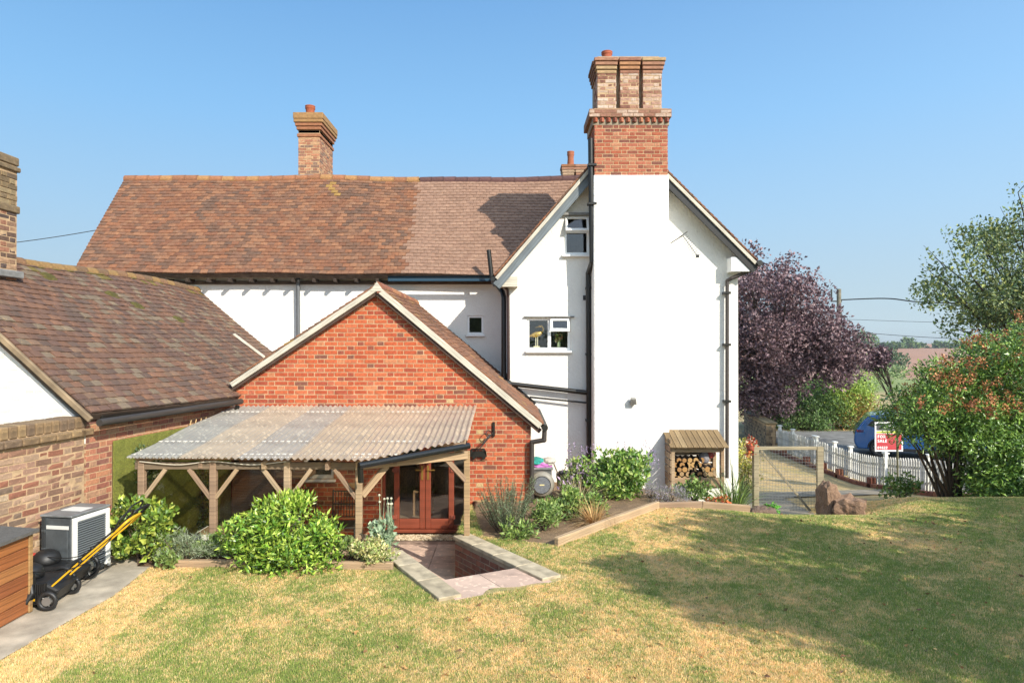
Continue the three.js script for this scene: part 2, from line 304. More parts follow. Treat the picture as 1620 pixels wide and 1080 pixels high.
function shrub(name, label, group, c, r, { nClump = 24, clump = .16, n = 1800, size = .07, geo = LEAF.oval, m = M_LEAF, palette, up = .35, low = -.5, base, shell = .5, cat = 'shrub' }) {
  const t = thing(name, label, cat, group), cl = clumpsIn(c, r, nClump, clump, low), foot = base ?? V(c.x, c.y - r.y, c.z);
  const gs = []; for (let i = 0; i < cl.length; i += 2) gs.push(limb(foot.clone().add(V((R() - .5) * r.x * .3, 0, (R() - .5) * r.z * .3)), cl[i].c, .012, .004, .2, 4, 5));
  part(t, 'stems', join(gs), M_TWIG); leaves(t, 'foliage', geo, m, inClumps(cl, n, size, .5, up, shell), palette); return t;
}
// arching blades from a foot
function tuft(name, label, group, foot, { n = 160, h = .5, spread = .3, w = .012, palette, m = M_LEAF, cat = 'plant', base = .08 }) {
  const t = thing(name, label, cat, group), s = new Soup(), g0 = [];
  const k = 5, pts = []; for (let i = 0; i <= k; i++) { const f = i / k; pts.push([V(-(1 - f * f) * .5, f, -f * f * .55), V((1 - f * f) * .5, f, -f * f * .55)]); }
  for (let i = 0; i < k; i++) { s.tri(pts[i][0], pts[i][1], pts[i + 1][1]); s.tri(pts[i][0], pts[i + 1][1], pts[i + 1][0]); }
  const im = new THREE.InstancedMesh(s.geo(), m, n), c = new THREE.Color();
  for (let i = 0; i < n; i++) {
    const a = R() * 6.283, rad = base * Math.sqrt(R()), L = h * (.55 + .6 * R()), lean = .1 + .9 * R();
    _e.set(-spread * lean * 1.2, a, 0, 'YXZ'); _q.setFromEuler(_e); _m.compose(V(foot.x + Math.sin(a) * rad * -1, foot.y, foot.z + Math.cos(a) * rad * -1), _q, _s.set(w * (.7 + .6 * R()), L, L * (.4 + lean))); im.setMatrixAt(i, _m);
    im.setColorAt(i, c.set(pick(palette)).multiplyScalar(.8 + .6 * R()));
  }
  im.name = 'blades'; im.castShadow = im.receiveShadow = true; im.userData.kind = 'stuff'; t.add(im); return t;
}
// ---------------------------------------------------------------- ground
const LAWN = .57;
const SUNK = [[-5.3, 8.56], [-1.56, 8.56], [-.72, 7.32], [.28, 7.88], [-.76, 9.4], [-.72, 11.7], [.2, 11.7], [.2, 14.4], [-4.5, 14.4], [-4.75, 11.6], [-5.3, 8.56]];
const FAR = [[30, -1.12], [36, -1.2], [60, -2.2], [100, -3.9], [200, -7.2], [330, -8.2], [600, 2.4], [760, 5.2], [3000, 5.2]];
function H(x, d) {
  if (inside(SUNK, x, d)) return -.35;
  const right = sm(2.5, 4.6, x), start = lerp(10.2, 11.5, sm(5.9, 7.2, x));
  let y = LAWN - right * (.52 * sm(start, start + 2.7, d) + .68 * sm(start + 1.6, 18, d) + .5 * sm(16.6, 22, d));
  y -= .28 * sm(12.4, 13.3, d) * sm(.25, .55, x) * (1 - right);
  y += .025 * (fbm(x * .7 + 40, d * .7 + 40, 3) - .5) * sm(-4.2, -3, x) * sm(3, 5, 20 - d);
  if (d > 30) { let k = 0; while (k < FAR.length - 2 && d > FAR[k + 1][0]) k++; const t = clamp((d - FAR[k][0]) / (FAR[k + 1][0] - FAR[k][0]), 0, 1); const f = lerp(FAR[k][1], FAR[k + 1][1], t * t * (3 - 2 * t)) + (d > 90 ? Math.sin(x * .011 + 1) * 1.1 * sm(90, 300, d) : 0); y = lerp(y, f, sm(30, 36, d)); }
  return y;
}
const W3 = (x, d, dy = 0) => V(x, H(x, d) + dy, -d);
const BED = [[-.42, 9.45], [.62, 8.98], [2.33, 11.08], [3.9, 11.2], [4.3, 12.0], [4.5, 14.7], [.25, 14.7], [.25, 11.5], [-.7, 11.5]];
const PATHS = [[-5.6, 2], [-4.2, 2], [-4.28, 5.6], [-4.18, 7.2], [-4.3, 8.12], [-4.62, 8.5], [-5.6, 8.6]];
// how green or dried-out the turf is, 0 straw to 1 green
function green(x, d) {
  let g = .42 * fbm(x * .55 + 11, d * .55 + 3, 3) + .68 * fbm(x * 3.1 + 5, d * 3.1, 4);
  g += .30 * sm(1.0, 4.2, x) - .05 * sm(.5, -2.5, x) + .30 * sm(-3.6, -4.2, x) - .4 * sm(11.5, 13, d) - .2 * sm(-4.1, -3.7, x) * sm(1.6, .2, x);
  return clamp((g - .62) * 2.6, 0, 1);
}
const C_STRAW = col('#ecc47e'), C_STRAW2 = col('#f4daa4'), C_GREEN = col('#a5b052'), C_GREEN2 = col('#7c903e'), C_SOIL = col('#a88a68');
function turfColor(x, d, out) {
  const g = green(x, d), n = fbm(x * 6, d * 6, 2);
  out.copy(C_STRAW).lerp(C_STRAW2, n).lerp(_tc.copy(C_GREEN).lerp(C_GREEN2, n), g); return out;
}
const _tc = new THREE.Color();
{
  const axis = (a, b, s, lo, hi, grow) => { const l = []; for (let t = a; t <= b + 1e-6; t += s) l.push(t); let st = s, t = b; while (t < hi) { st *= grow; t += st; l.push(t); } st = s; t = a; while (t > lo) { st *= grow; t -= st; l.unshift(t); } return l; };
  const xs = axis(-5.6, 7, .09, -900, 1100, 1.14), ds = axis(4.2, 13, .09, -120, 1400, 1.12);
  const n = xs.length, m = ds.length, pos = new Float32Array(n * m * 3), uv = new Float32Array(n * m * 2), cl = new Float32Array(n * m * 3), c = new THREE.Color(), idx = [];
  const fields = { straw: col('#dcc08c'), plough: col('#d09a78'), pasture: col('#a9b866'), stubble: col('#e0c48a'), verge: col('#cdb480') };
  for (let j = 0; j < m; j++) for (let i = 0; i < n; i++) {
    const x = xs[i], d = ds[j], k = j * n + i; pos.set([x, H(x, d), -d], k * 3); uv[2 * k] = x; uv[2 * k + 1] = d;
    if (d > 300) c.copy(fields.plough); else if (d > 165) c.copy(x > 115 ? fields.plough : fields.pasture); else if (d > 110) c.copy(fields.pasture); else if (d > 38) c.copy(fields.stubble); else if (d > 26 || x > 11.2) c.copy(fields.verge).lerp(fields.straw, fbm(x, d, 2));
    else turfColor(x, d, c);
    if (d > 38) c.multiplyScalar(.85 + .3 * fbm(x * .05, d * .05, 3));
    if (inside(BED, x, d)) c.copy(C_SOIL);
    c.toArray(cl, k * 3);
  }
  for (let j = 0; j < m - 1; j++) for (let i = 0; i < n - 1; i++) { const a = j * n + i; idx.push(a, a + 1, a + n, a + 1, a + n + 1, a + n); }
  const g = new THREE.BufferGeometry(); g.setAttribute('position', new THREE.BufferAttribute(pos, 3)); g.setAttribute('uv', new THREE.BufferAttribute(uv, 2)); g.setAttribute('color', new THREE.BufferAttribute(cl, 3)); g.setIndex(idx); g.computeVertexNormals();
  structure('ground', g, mat('#ffffff', { vertexColors: true, map: rep(T.turf, 1.3), bump: rep(T.turf, 1.3), bumpScale: .012, roughness: .97 })).userData.label = 'dried lawn and sloping ground';
}
// turf: tufts of short blades
{
  const s = new Soup(); const r = rng(5);
  for (let b = 0; b < 6; b++) { const a = r() * 6.28, x = (r() - .5) * .05, z = (r() - .5) * .05, h = .6 + .6 * r(), l = .25 + .5 * r(), w = .0028 + .002 * r(), dx = Math.cos(a), dz = Math.sin(a); const q = V(x + dx * l * .02, h * .024, z + dz * l * .02); s.tri(V(x - dz * w, -.004, z + dx * w), V(x + dz * w, -.004, z - dx * w), q); }
  for (let b = 0; b < 3; b++) { const a = r() * 6.28, x = (r() - .5) * .06, z = (r() - .5) * .06, dx = Math.cos(a), dz = Math.sin(a), l = .03 + .02 * r(), w = .002; s.tri(V(x - dz * w, .002, z + dx * w), V(x + dz * w, .002, z - dx * w), V(x + dx * l, .012, z + dz * l)); }
  const list = []; const N = 260000; let guard = 0;
  const clear = (x, d) => !inside(SUNK, x, d) && !inside(BED, x, d) && !inside(PATHS, x, d) && !inside([[-.72, 6.95], [.5, 7.6], [.66, 7.78], [-.5, 9.5], [-1.7, 8.6], [-1.72, 8.5]], x, d) && !(x < -1.4 && d > 8.06 + (x + 1.4) * -.02) && x > -4.3;
  while (list.length < N && guard++ < 3e6) {
    const d = 4.4 + 9.6 * Math.pow(R(), 1.25), hw = Math.min(.79 * d + .6, 16), x = (R() * 2 - 1) * hw;
    if (d > 11.3 && x < 4.7) continue; if (!clear(x, d)) continue; if (inside([[4.45, 11.9], [5.85, 11.9], [5.75, 14], [5.2, 18], [4.6, 18]], x, d)) continue;
    list.push([x, d]);
  }
  const im = new THREE.InstancedMesh(s.geo(), leafMat({ roughness: .8, transmission: .35 }), list.length), c = new THREE.Color(), c2 = new THREE.Color();
  list.forEach(([x, d], i) => {
    const g = green(x, d); _e.set((R() - .5) * .3, R() * 6.28, (R() - .5) * .3); _q.setFromEuler(_e); const k = .5 + .5 * R() + .3 * g;
    _m.compose(V(x, H(x, d), -d), _q, _s.set(k * 1.15, k, k * 1.15)); im.setMatrixAt(i, _m);
    if (R() < .18 + .66 * g) c.copy(C_GREEN).lerp(C_GREEN2, R()); else c.copy(C_STRAW).lerp(C_STRAW2, R()); c.multiplyScalar(.8 + .45 * R()); im.setColorAt(i, c);
  });
  im.name = 'lawn_grass'; im.userData = { kind: 'stuff', label: 'short dried and green turf of the lawn', category: 'grass' }; im.receiveShadow = im.castShadow = true; scene.add(im);
}
// concrete path by the left wall
const M_CONC = mat('#dccdb4', { map: rep(T.stone, .8), bump: T.grainB, bumpScale: .004, roughness: .95 });
structure('path', sheet(PATHS, LAWN + .012), M_CONC);
// patio: slabs on a bed
{
  const bed = structure('patio', sheet([[-5.25, 8.5], [.4, 7.2], [.3, 11.62], [-4.75, 11.62]], -.012), mat('#c0a490', { map: rep(T.stone, 2) }));
  bed.userData.label = 'pinkish paved patio below the lawn';
  const ms = ['#ecccb6', '#e4c3ae', '#f0d4be', '#e6ccb8', '#dfc0aa'].map((c) => mat(c, { map: rep(T.weather, 1.4), bump: T.grainB, bumpScale: .002, roughness: .9 }));
  const g = cbox(.594, .03, .594, .006), g2 = cbox(.594, .03, .294, .006);
  for (let i = 0; i < 8; i++) for (let j = 0; j < 5; j++) { const x = -4.5 + i * .6, d = 8.9 + j * .6; if (x > -.5 || (x > -1.2 && d < 9.2)) continue; if (d > 11.2) continue; const o = part(bed, 'slab', g, pick(ms)); o.position.set(x, -.004 + (R() - .5) * .003, -d); }
  for (const [x, d] of [[-.95, 8.6]]) { const o = part(bed, 'slab', g2, pick(ms)); o.position.set(x, -.004, -d); }
  // pale gravel strip along the door
  const st = [[-4.5, 11.25], [-.73, 11.25], [-.73, 11.58], [-4.5, 11.58]];
  structure('gravel_base', sheet(st, -.003), mat('#b3a083', { map: rep(T.stone, 6), bump: T.grainB, bumpScale: .01 }));
  const rock = new THREE.IcosahedronGeometry(1, 0), im = new THREE.InstancedMesh(rock, mat('#ffffff', { map: null, roughness: .9 }), 2600), c = new THREE.Color();
  for (let i = 0; i < 2600; i++) { const k = .008 + .008 * R(); _e.set(R() * 6, R() * 6, R() * 6); _q.setFromEuler(_e); _m.compose(V(rr(-2.6, -.75), k * .4, -rr(11.26, 11.57)), _q, _s.set(k * 1.3, k * .8, k)); im.setMatrixAt(i, _m); im.setColorAt(i, c.set(pick(['#c9b797', '#b7a283', '#d9cbb0', '#a38c6c', '#cdbb9c'])).multiplyScalar(.8 + .3 * R())); }
  im.name = 'gravel'; im.userData = { kind: 'stuff', label: 'pale gravel strip in front of the glazed doors', category: 'gravel' }; im.castShadow = im.receiveShadow = true; scene.add(im);
}
// steps from the lawn down to the patio, between two coped brick walls
const A0 = V(-1.52, 0, -8.66), A1 = V(-.64, 0, -7.10), B0 = V(-.70, 0, -9.42), B1 = V(.45, 0, -7.70);
{
  const slabM = ['#e6c6b0', '#dfbea8', '#ebcdb8'].map((c) => mat(c, { map: rep(T.weather, 1.4), bump: T.grainB, bumpScale: .002, roughness: .9 }));
  const t = thing('garden_steps', 'pink slab steps going down from lawn to patio between low walls', 'steps');
  // each tread: a parallelogram between the walls
  const q = (s, f) => { const a = A1.clone().lerp(A0, s), b = B1.clone().lerp(B0, s * .9 - .03); return a.lerp(b, f); };
  for (let k = 0; k < 4; k++) {
    const s0 = [-.02, .30, .49, .68][k], s1 = [.30, .49, .68, .87][k], y1 = LAWN + .004 - k * .1425;
    for (const [f0, f1] of [[.03, .5], [.506, .97]]) {
      const c = [q(s0, f0), q(s0, f1), q(s1 + .02, f1), q(s1 + .02, f0)], top = c.map((p) => V(p.x, y1, p.z)), bot = c.map((p) => V(p.x, y1 - .05, p.z)), mid = top.reduce((a, p) => a.add(p), V(0, 0, 0)).divideScalar(4).add(V(0, -.02, 0));
      part(t, k ? 'tread' : 'top_slab', convexFaces([top, bot, ...[0, 1, 2, 3].map((i) => [top[i], top[(i + 1) % 4], bot[(i + 1) % 4], bot[i]])], mid), pick(slabM));
    }
    const c = [q(s0 + .02, .03), q(s0 + .02, .97), q(s1, .97), q(s1, .03)], top = c.map((p) => V(p.x, y1 - .052, p.z)), bot = c.map((p) => V(p.x, -.3, p.z));
    part(t, 'riser', convexFaces([top, bot, ...[0, 1, 2, 3].map((i) => [top[i], top[(i + 1) % 4], bot[(i + 1) % 4], bot[i]])], V(top[0].x, .1, top[0].z).lerp(V(top[2].x, .1, top[2].z), .5)), mat('#8a7264', { map: T.stone }));
  }
}
const M_MORTAR = mat('#d9b78e', { map: T.grain, bump: T.grainB, bumpScale: .004, roughness: 1 }), M_DARKMORTAR = mat('#b5a48c', { roughness: 1 });
const M_COPE = ['#dccaa8', '#d2c09e', '#e2d2b2'].map((c) => mat(c, { map: rep(T.stone, 1.5), bump: T.grainB, bumpScale: .003, roughness: .92 }));
function lowWall(label, p, q, side, bricks) {
  const t = thing('retaining_wall', label, 'wall'), u = q.clone().sub(p), L = u.length(); u.normalize();
  const n = V(0, 1, 0).cross(u).multiplyScalar(side), mid = p.clone().lerp(q, .5);
  const w = part(t, 'wall', cbox(L, LAWN + .3, .2, .003).applyMatrix4(basis(u, UP.clone(), u.clone().cross(UP), V(mid.x, (LAWN - .3) / 2 - .03, mid.z))), M_DARKMORTAR);
  if (bricks) { const pc = new Pieces(w, 'brick', BRICKS, ['#9a6450', '#a86e58', '#8a5c4c', '#b47a60', '#966a5a'], { map: T.grain, bump: T.grainB, bumpScale: .003, roughness: .9 }); lay(pc, V(p.x, 0, p.z).addScaledVector(n, .1), u, n, -.02, LAWN - .035, () => [[.01, L - .01]], { bond: 'stretcher', pickColor: () => Math.floor(R() * 5) }); pc.emit(); }
  const k = Math.round(L / .55); for (let i = 0; i < k; i++) { const l = L / k; const o = part(t, 'coping_stone', cbox(l - .006, .05, .26, .006), pick(M_COPE)); basis(u.clone(), UP.clone(), u.clone().cross(UP), V(p.x, LAWN + .01, p.z).addScaledVector(u, (i + .5) * l)).decompose(o.position, o.quaternion, o.scale); }
}
lowWall('low coped wall along the left of the sunken steps', A0, A1, -1, false);
lowWall('low brick retaining wall with pale coping right of the sunken steps', B0, B1, -1, true);
// hidden retaining edge behind the left bed, and beds
structure('bed_soil', sheet([[-4.45, 8.12], [-1.62, 8.06], [-1.68, 8.56], [-4.7, 8.56]], LAWN + .015), mat('#957456', { map: T.stone, bump: T.grainB, bumpScale: .02, roughness: 1 }));
const M_SLEEPER = ['#cfae88', '#c4a480', '#d8b890', '#b89a7c'].map((c) => mat(c, { map: rep(T.wood, .8, 1.5), bump: T.woodB, bumpScale: .004, roughness: .92 }));
{
  const t = thing('retaining_wall', 'brick retaining edge between patio and planting bed under the posts', 'wall');
  part(t, 'wall', boxAt(-4.6, -1.55, -.3, LAWN - .02, -8.56, -8.42), M_DARKMORTAR);
}
const sleeper = (label, pts, y, g) => { const t = thing('timber_edging', label, 'edging', g); for (let i = 0; i < pts.length - 1; i++) { const [a, b] = [pts[i], pts[i + 1]], p = V(a[0], y + (a[2] ?? 0), -a[1]), q = V(b[0], y + (b[2] ?? 0), -b[1]); part(t, 'sleeper', beam(p, q, .07, .15, .008), pick(M_SLEEPER)); } return t; };
sleeper('weathered timber edging in front of the bed by the timber posts', [[-4.2, 8.14], [-2.75, 8.1], [-1.4, 8.04]], LAWN + .015);
sleeper('pale timber sleeper edging between lawn and flower bed by the gable', [[.58, 8.96], [1.48, 10.05], [2.36, 11.06]], LAWN + .045);
sleeper('dark timber edging below the orange flowers near the boulder', [[2.36, 11.08], [3.1, 11.16], [3.9, 11.22, -.08]], LAWN + .02);
// stone path through the gate, road beyond the fence
function drape(poly, lift, step) { // sheet that follows the ground
  const s = new Soup(), xs = poly.map((p) => p[0]), dd = poly.map((p) => p[1]), x0 = Math.min(...xs), x1 = Math.max(...xs), d0 = Math.min(...dd), d1 = Math.max(...dd);
  for (let x = x0; x < x1; x += step) for (let d = d0; d < d1; d += step) if (inside(poly, x + step / 2, d + step / 2)) { const q = (a, b) => { const v = W3(a, b, lift); return v; }, a = q(x, d), b = q(x + step, d), c = q(x + step, d + step), e = q(x, d + step); s.tri(a, b, c, [a.x, a.z], [b.x, b.z], [c.x, c.z]); s.tri(a, c, e, [a.x, a.z], [c.x, c.z], [e.x, e.z]); }
  return s.geo();
}
structure('garden_path', drape([[4.5, 11.75], [5.9, 11.85], [5.75, 13.2], [6.6, 16.6], [10.6, 18.2], [10.6, 19.4], [6, 18.0], [4.7, 14]], .03, .12), mat('#b3a690', { map: rep(T.stone, .7), bump: T.grainB, bumpScale: .006 }));
structure('road', drape([[11.7, 6], [17.5, 6], [17.5, 26], [60, 30], [60, 34.6], [11.7, 34.6]], .05, .6), mat('#9a9996', { map: rep(T.stone, .5), bump: T.grainB, bumpScale: .006, roughness: .95 }));
// ---------------------------------------------------------------- white cottage
const M_WHITE = mat('#ebe8e1', { map: rep(T.paint, .7), bump: rep(T.stucco, .9), bumpScale: .014, roughness: .85 });
const M_FRAME = mat('#efefec', { map: null, roughness: .35 }), M_BLACK = mat('#26241f', { map: T.grain, roughness: .42 }), M_INSIDE = mat('#d6cfc2', { roughness: .95 });
const M_GLASS = new THREE.MeshPhysicalMaterial({ color: '#f4f8f6', roughness: .01, transmission: 1, thickness: 0, ior: 1.9 });
const M_LEAD = mat('#9c9c98', { roughness: .6 }), M_CREAM = mat('#efe6d0', { map: T.wood, bump: T.woodB, bumpScale: .002, roughness: .7 }), M_GREYBOARD = mat('#7f898e', { map: T.wood, roughness: .6 });
const CLAY = ['#8e6045', '#966446', '#885b42', '#825d48', '#9b6d4f', '#795844', '#8c634a', '#926a50', '#735746', '#a58146'], NEWCLAY = ['#a27f6a', '#9b7964', '#a7846e', '#9f7c67'];
const TILE = [21, 22, 23, 24, 25].map((s) => tileGeo(s, .168, .19, .024)), FLATTILE = [31, 32, 33].map((s) => tileGeo(s, .168, .19, .02));
const TILE_O = { map: rep(T.weather, 2), bump: T.grainB, bumpScale: .002, roughness: .92 };
const house = thing('white_cottage', 'white rendered cottage with clay tiled roofs and tall brick chimneys', 'house');
// main range roof: front slope
const sagM = (u) => -.05 * Math.sin(u * 9) * .5 - .07 * Math.exp(-Math.pow((u - .62) / .16, 2));
const mainS = (u, v) => { const x = lerp(lerp(-10.02, -10.22, v), 2.6, u), d = lerp(15.58, 18.0, v); return V(x, lerp(4.79 + .08 * (1 - u), 7.63, v) + sagM(u) * v + .015 * Math.sin(u * 23 + v * 5), -d); };
const mainY = (d) => 4.79 + (d - 15.58) * (7.63 - 4.79) / 2.42;
const AP = P(986, 203, 14.28), EL = P(785, 437, 14.28), ER = P(1196, 413, 14.28);
const wingLY = (x) => lerp(EL.y, AP.y, (x - EL.x) / (AP.x - EL.x)), wingRY = (x) => lerp(ER.y, AP.y, (x - ER.x) / (AP.x - ER.x));
{
  const roof = part(house, 'roof', slab(mainS, 24, 6, .12), mat('#6d5a4a'));
  const pc = new Pieces(roof, 'tile', TILE, CLAY, TILE_O), pn = new Pieces(roof, 'tile', FLATTILE, NEWCLAY, { ...TILE_O, map: rep(T.weather, 3) });
  const split = (v) => lerp(.597, .607, v) + .004 * Math.sin(v * 40);
  const skip = (q) => q.y < wingLY(q.x) - .05 && q.x > -.4;
  layTiles(pc, mainS, { rows: 31, w: .17, gauge: .12, skip: (q, u, v) => u > split(v) || skip(q), jig: 1.4, color: (u, v) => { const a = fbm(u * 26, v * 9, 3), lich = Math.exp(-Math.pow((u - .435) / .012, 2) - Math.pow((v - .83) / .06, 2)); if (R() < lich || (v > .95 && R() < .5)) return 9; return clamp(Math.floor((.5 + (a - .5) * .8 + (R() - .5) * .8) * 9), 0, 8); } });
  layTiles(pn, mainS, { rows: 31, w: .17, gauge: .12, skip: (q, u, v) => u <= split(v) || skip(q), jig: .35, color: () => Math.floor(R() * 4) });
  pc.emit(210); pn.emit(90);
  const rm = ['#a8714f', '#9b6a4c', '#b08355'].map((c) => mat(c, TILE_O)), rd = ['#6b4b48', '#624542'].map((c) => mat(c, TILE_O));
  ridgeTiles(roof, (t) => mainS(lerp(0, .606, t), 1), 24, .11, rm); ridgeTiles(roof, (t) => mainS(lerp(.608, 1, t), 1), 16, .11, rd);
  // back slope, plain
  const backS = (u, v) => { const f = mainS(1 - u, v); return V(f.x, f.y, -36 - f.z); }; part(house, 'back_roof', slab(backS, 12, 3, .12), mat('#8a5a45', { map: rep(T.weather, 2) }));
}
// wing roofs
const wingL = (u, v) => { const d = lerp(14.24, 20.6, 1 - u); return V(lerp(EL.x - .02, AP.x, v), lerp(EL.y, AP.y, v) + .01 * Math.sin(u * 9), -d); };
const wingR = (u, v) => { const d = lerp(14.24, 20.6, u); return V(lerp(ER.x + .02, AP.x, v), lerp(ER.y, AP.y, v) + .01 * Math.sin(u * 8 + v * 3), -d); };
{
  const roof = part(house, 'wing_roof', join(slab((u, v) => wingL(u * .989, v), 10, 4, .1), slab((u, v) => wingR(.011 + u * .989, v), 10, 4, .1)), mat('#6d5a4a'));
  const pc = new Pieces(roof, 'tile', TILE, CLAY, TILE_O);
  layTiles(pc, wingL, { rows: 34, w: .17, gauge: .12, skip: (q) => -q.z > 15.6 && q.y < mainY(-q.z) - .05, color: () => Math.floor(R() * 9) });
  layTiles(pc, wingR, { rows: 33, w: .17, gauge: .12, color: (u, v) => clamp(Math.floor((fbm(u * 10, v * 9, 3) + (R() - .5) * .7) * 9), 0, 8) });
  pc.emit(60);
  ridgeTiles(roof, (t) => V(AP.x, AP.y, -lerp(14.25, 18, t)), 12, .11, ['#8a5a48', '#7d5546'].map((c) => mat(c, TILE_O)));
}
// walls
{
  const W1 = rect(.315, 1.25, 3.10, 3.80), W2 = rect(1.12, 1.66, 5.15, 5.98), top = .13;
  const poly = [[-.1, -.2], [4.84, -.2], [4.84, wingRY(4.84) - top], [AP.x, AP.y - top * 1.5], [-.1, wingLY(-.1) - top]];
  part(house, 'gable_wall', prism(poly, .28, [W1, W2]).translate(0, 0, -14.88), M_WHITE);
  part(house, 'side_wall', boxAt(4.56, 4.84, .2, wingRY(4.84) - top - .05, -20.4, -14.885), M_WHITE);
  part(house, 'side_wall', boxAt(-.1, .18, .2, wingLY(-.1) - top - .06, -16.0, -14.885), M_WHITE);
  const W3_ = rect(P(739, 0, 16).x, P(765, 0, 16).x, P(0, 529, 16).y, P(0, 499, 16).y);
  part(house, 'front_wall', prism(rect(-9.95, -.105, -.2, 4.82), .28, [W3_]).translate(0, 0, -16.28), M_WHITE);
  part(house, 'back_wall', boxAt(-9.95, 4.555, .2, 4.8, -20.4, -20.15), M_WHITE);
  part(house, 'end_wall', prism([[-20.14, .2], [-16.29, .2], [-16.29, 5.35], [-18, 7.4], [-20.14, 5.0]], .25).rotateY(-Math.PI / 2).translate(-9.7, 0, 0), M_WHITE);
  part(house, 'upper_floor', boxAt(-9.6, 4.5, 2.6, 2.75, -20.1, -16.3), M_INSIDE);
  part(house, 'upper_floor', boxAt(.2, 4.5, 2.6, 2.75, -16.25, -14.9), M_INSIDE); part(house, 'upper_floor', boxAt(.2, 4.5, 4.72, 4.85, -20, -14.9), M_INSIDE);
  part(house, 'room_wall', boxAt(.2, 4.5, 2.76, 4.7, -17.9, -17.8), M_INSIDE); part(house, 'room_wall', boxAt(.4, 4.2, 4.86, 6.2, -17.4, -17.3), M_INSIDE); part(house, 'room_wall', boxAt(-3, .0, 2.76, 4.7, -18.2, -18.1), M_INSIDE);
  // window: frame part with panes, casements and sill
  const frameGeo = (x0, x1, y0, y1, z, bars, w = .055, t = .06) => join(boxAt(x0, x1, y1 - w, y1, z - t, z, .006), boxAt(x0, x1, y0, y0 + w, z - t, z, .006), boxAt(x0, x0 + w, y0 + w, y1 - w, z - t, z, .006), boxAt(x1 - w, x1, y0 + w, y1 - w, z - t, z, .006), ...bars);
  const pane = (f, x0, x1, y0, y1, z) => part(f, 'pane', new THREE.PlaneGeometry(x1 - x0, y1 - y0).translate((x0 + x1) / 2, (y0 + y1) / 2, z), M_GLASS);
  const casement = (f, x0, x1, y0, y1, z, a) => { // top-hung fanlight standing open
    const w = x1 - x0, h = y1 - y0, g = join(boxAt(-w / 2, w / 2, -.05, 0, -.04, 0, .005), boxAt(-w / 2, w / 2, -h, -h + .06, -.04, 0, .005), boxAt(-w / 2, -w / 2 + .05, -h + .06, -.05, -.04, 0, .005), boxAt(w / 2 - .05, w / 2, -h + .06, -.05, -.04, 0, .005));
    const c = part(f, 'open_fanlight', g, M_FRAME); c.position.set((x0 + x1) / 2, y1, z); c.rotation.x = -a;
    const p = part(f, 'fanlight_pane', new THREE.PlaneGeometry(w - .09, h - .1), M_GLASS); p.position.set((x0 + x1) / 2, y1 - Math.cos(a) * h * .5, z + Math.sin(a) * h * .5 - .02); p.rotation.x = -a;
  };
  let z = -14.63, [x0, x1, y0, y1] = [.315, 1.25, 3.10, 3.80], xm = .80;
  let f = part(house, 'window', frameGeo(x0, x1, y0, y1, z, [boxAt(xm - .035, xm + .035, y0 + .055, y1 - .055, z - .06, z, .006), boxAt(xm + .035, x1 - .055, 3.52, 3.58, z - .06, z, .006)]), M_FRAME); f.userData.label = 'white window with a fanlight standing open';
  pane(f, x0 + .05, xm - .03, y0 + .05, y1 - .05, z - .03); pane(f, xm + .03, x1 - .05, y0 + .05, 3.53, z - .03); casement(f, xm + .02, x1 - .02, 3.50, 3.79, z + .045, .32);
  part(f, 'sill', boxAt(x0 - .03, x1 + .03, y0 - .05, y0 - .002, z - .02, z + .12, .008), M_FRAME);
  part(f, 'drip_strip', boxAt(x0 - .06, x1 + .08, y1 + .01, y1 + .035, z + .03, z + .09, .004), M_LEAD);
  [x0, x1, y0, y1] = [1.12, 1.66, 5.15, 5.98];
  f = part(house, 'window', frameGeo(x0, x1, y0, y1, z, [boxAt(x0 + .055, x1 - .055, 5.62, 5.69, z - .06, z, .006)]), M_FRAME); f.userData.label = 'narrow attic window beside the chimney';
  pane(f, x0 + .05, x1 - .05, y0 + .05, 5.63, z - .03); casement(f, x0 + .02, x1 - .02, 5.62, 5.97, z + .045, .4); part(f, 'sill', boxAt(x0 - .05, x1, y0 - .05, y0 - .002, z - .02, z + .12, .008), M_FRAME); part(f, 'hood', boxAt(x0 - .05, x1, y1 + .005, y1 + .06, z, z + .12, .006), M_LEAD);
  z = -16.03; x0 = W3_[0][0]; x1 = W3_[1][0]; y0 = W3_[0][1]; y1 = W3_[2][1];
  f = part(house, 'window', frameGeo(x0, x1, y0, y1, z, [], .05), M_FRAME); f.userData.label = 'small square window on the shaded white wall'; pane(f, x0 + .04, x1 - .04, y0 + .04, y1 - .04, z - .03); part(f, 'sill', boxAt(x0 - .03, x1 + .03, y0 - .05, y0 - .002, z - .02, z + .1, .008), M_FRAME);
}
// verge boards and kneelers
{
  const vb = (a, b, off, w, h, m, name) => { const p = a.clone(), q = b.clone(); p.z = q.z = off; part(house, name, beam(p.add(V(0, -h / 2 - .015, 0)), q.add(V(0, -h / 2 - .015, 0)), w, h, .006), m); };
  const el = EL.clone(), er = ER.clone(), ap = AP.clone();
  vb(el, ap, -14.25, .03, .07, M_CREAM, 'verge_board'); vb(ap, er, -14.25, .03, .07, M_CREAM, 'verge_board');
  const lo = (p) => p.clone().add(V(0, -.10, 0)); vb(lo(el), lo(ap), -14.29, .03, .18, M_GREYBOARD, 'barge_board'); vb(lo(ap), lo(er), -14.29, .03, .15, M_BLACK, 'barge_board');
  part(house, 'soffit_box', boxAt(4.60, 5.0, 4.76, 5.06, -14.62, -14.3, .006), M_FRAME); part(house, 'soffit_box', boxAt(-.3, .12, 4.44, 4.66, -14.62, -14.3, .006), M_CREAM);
}
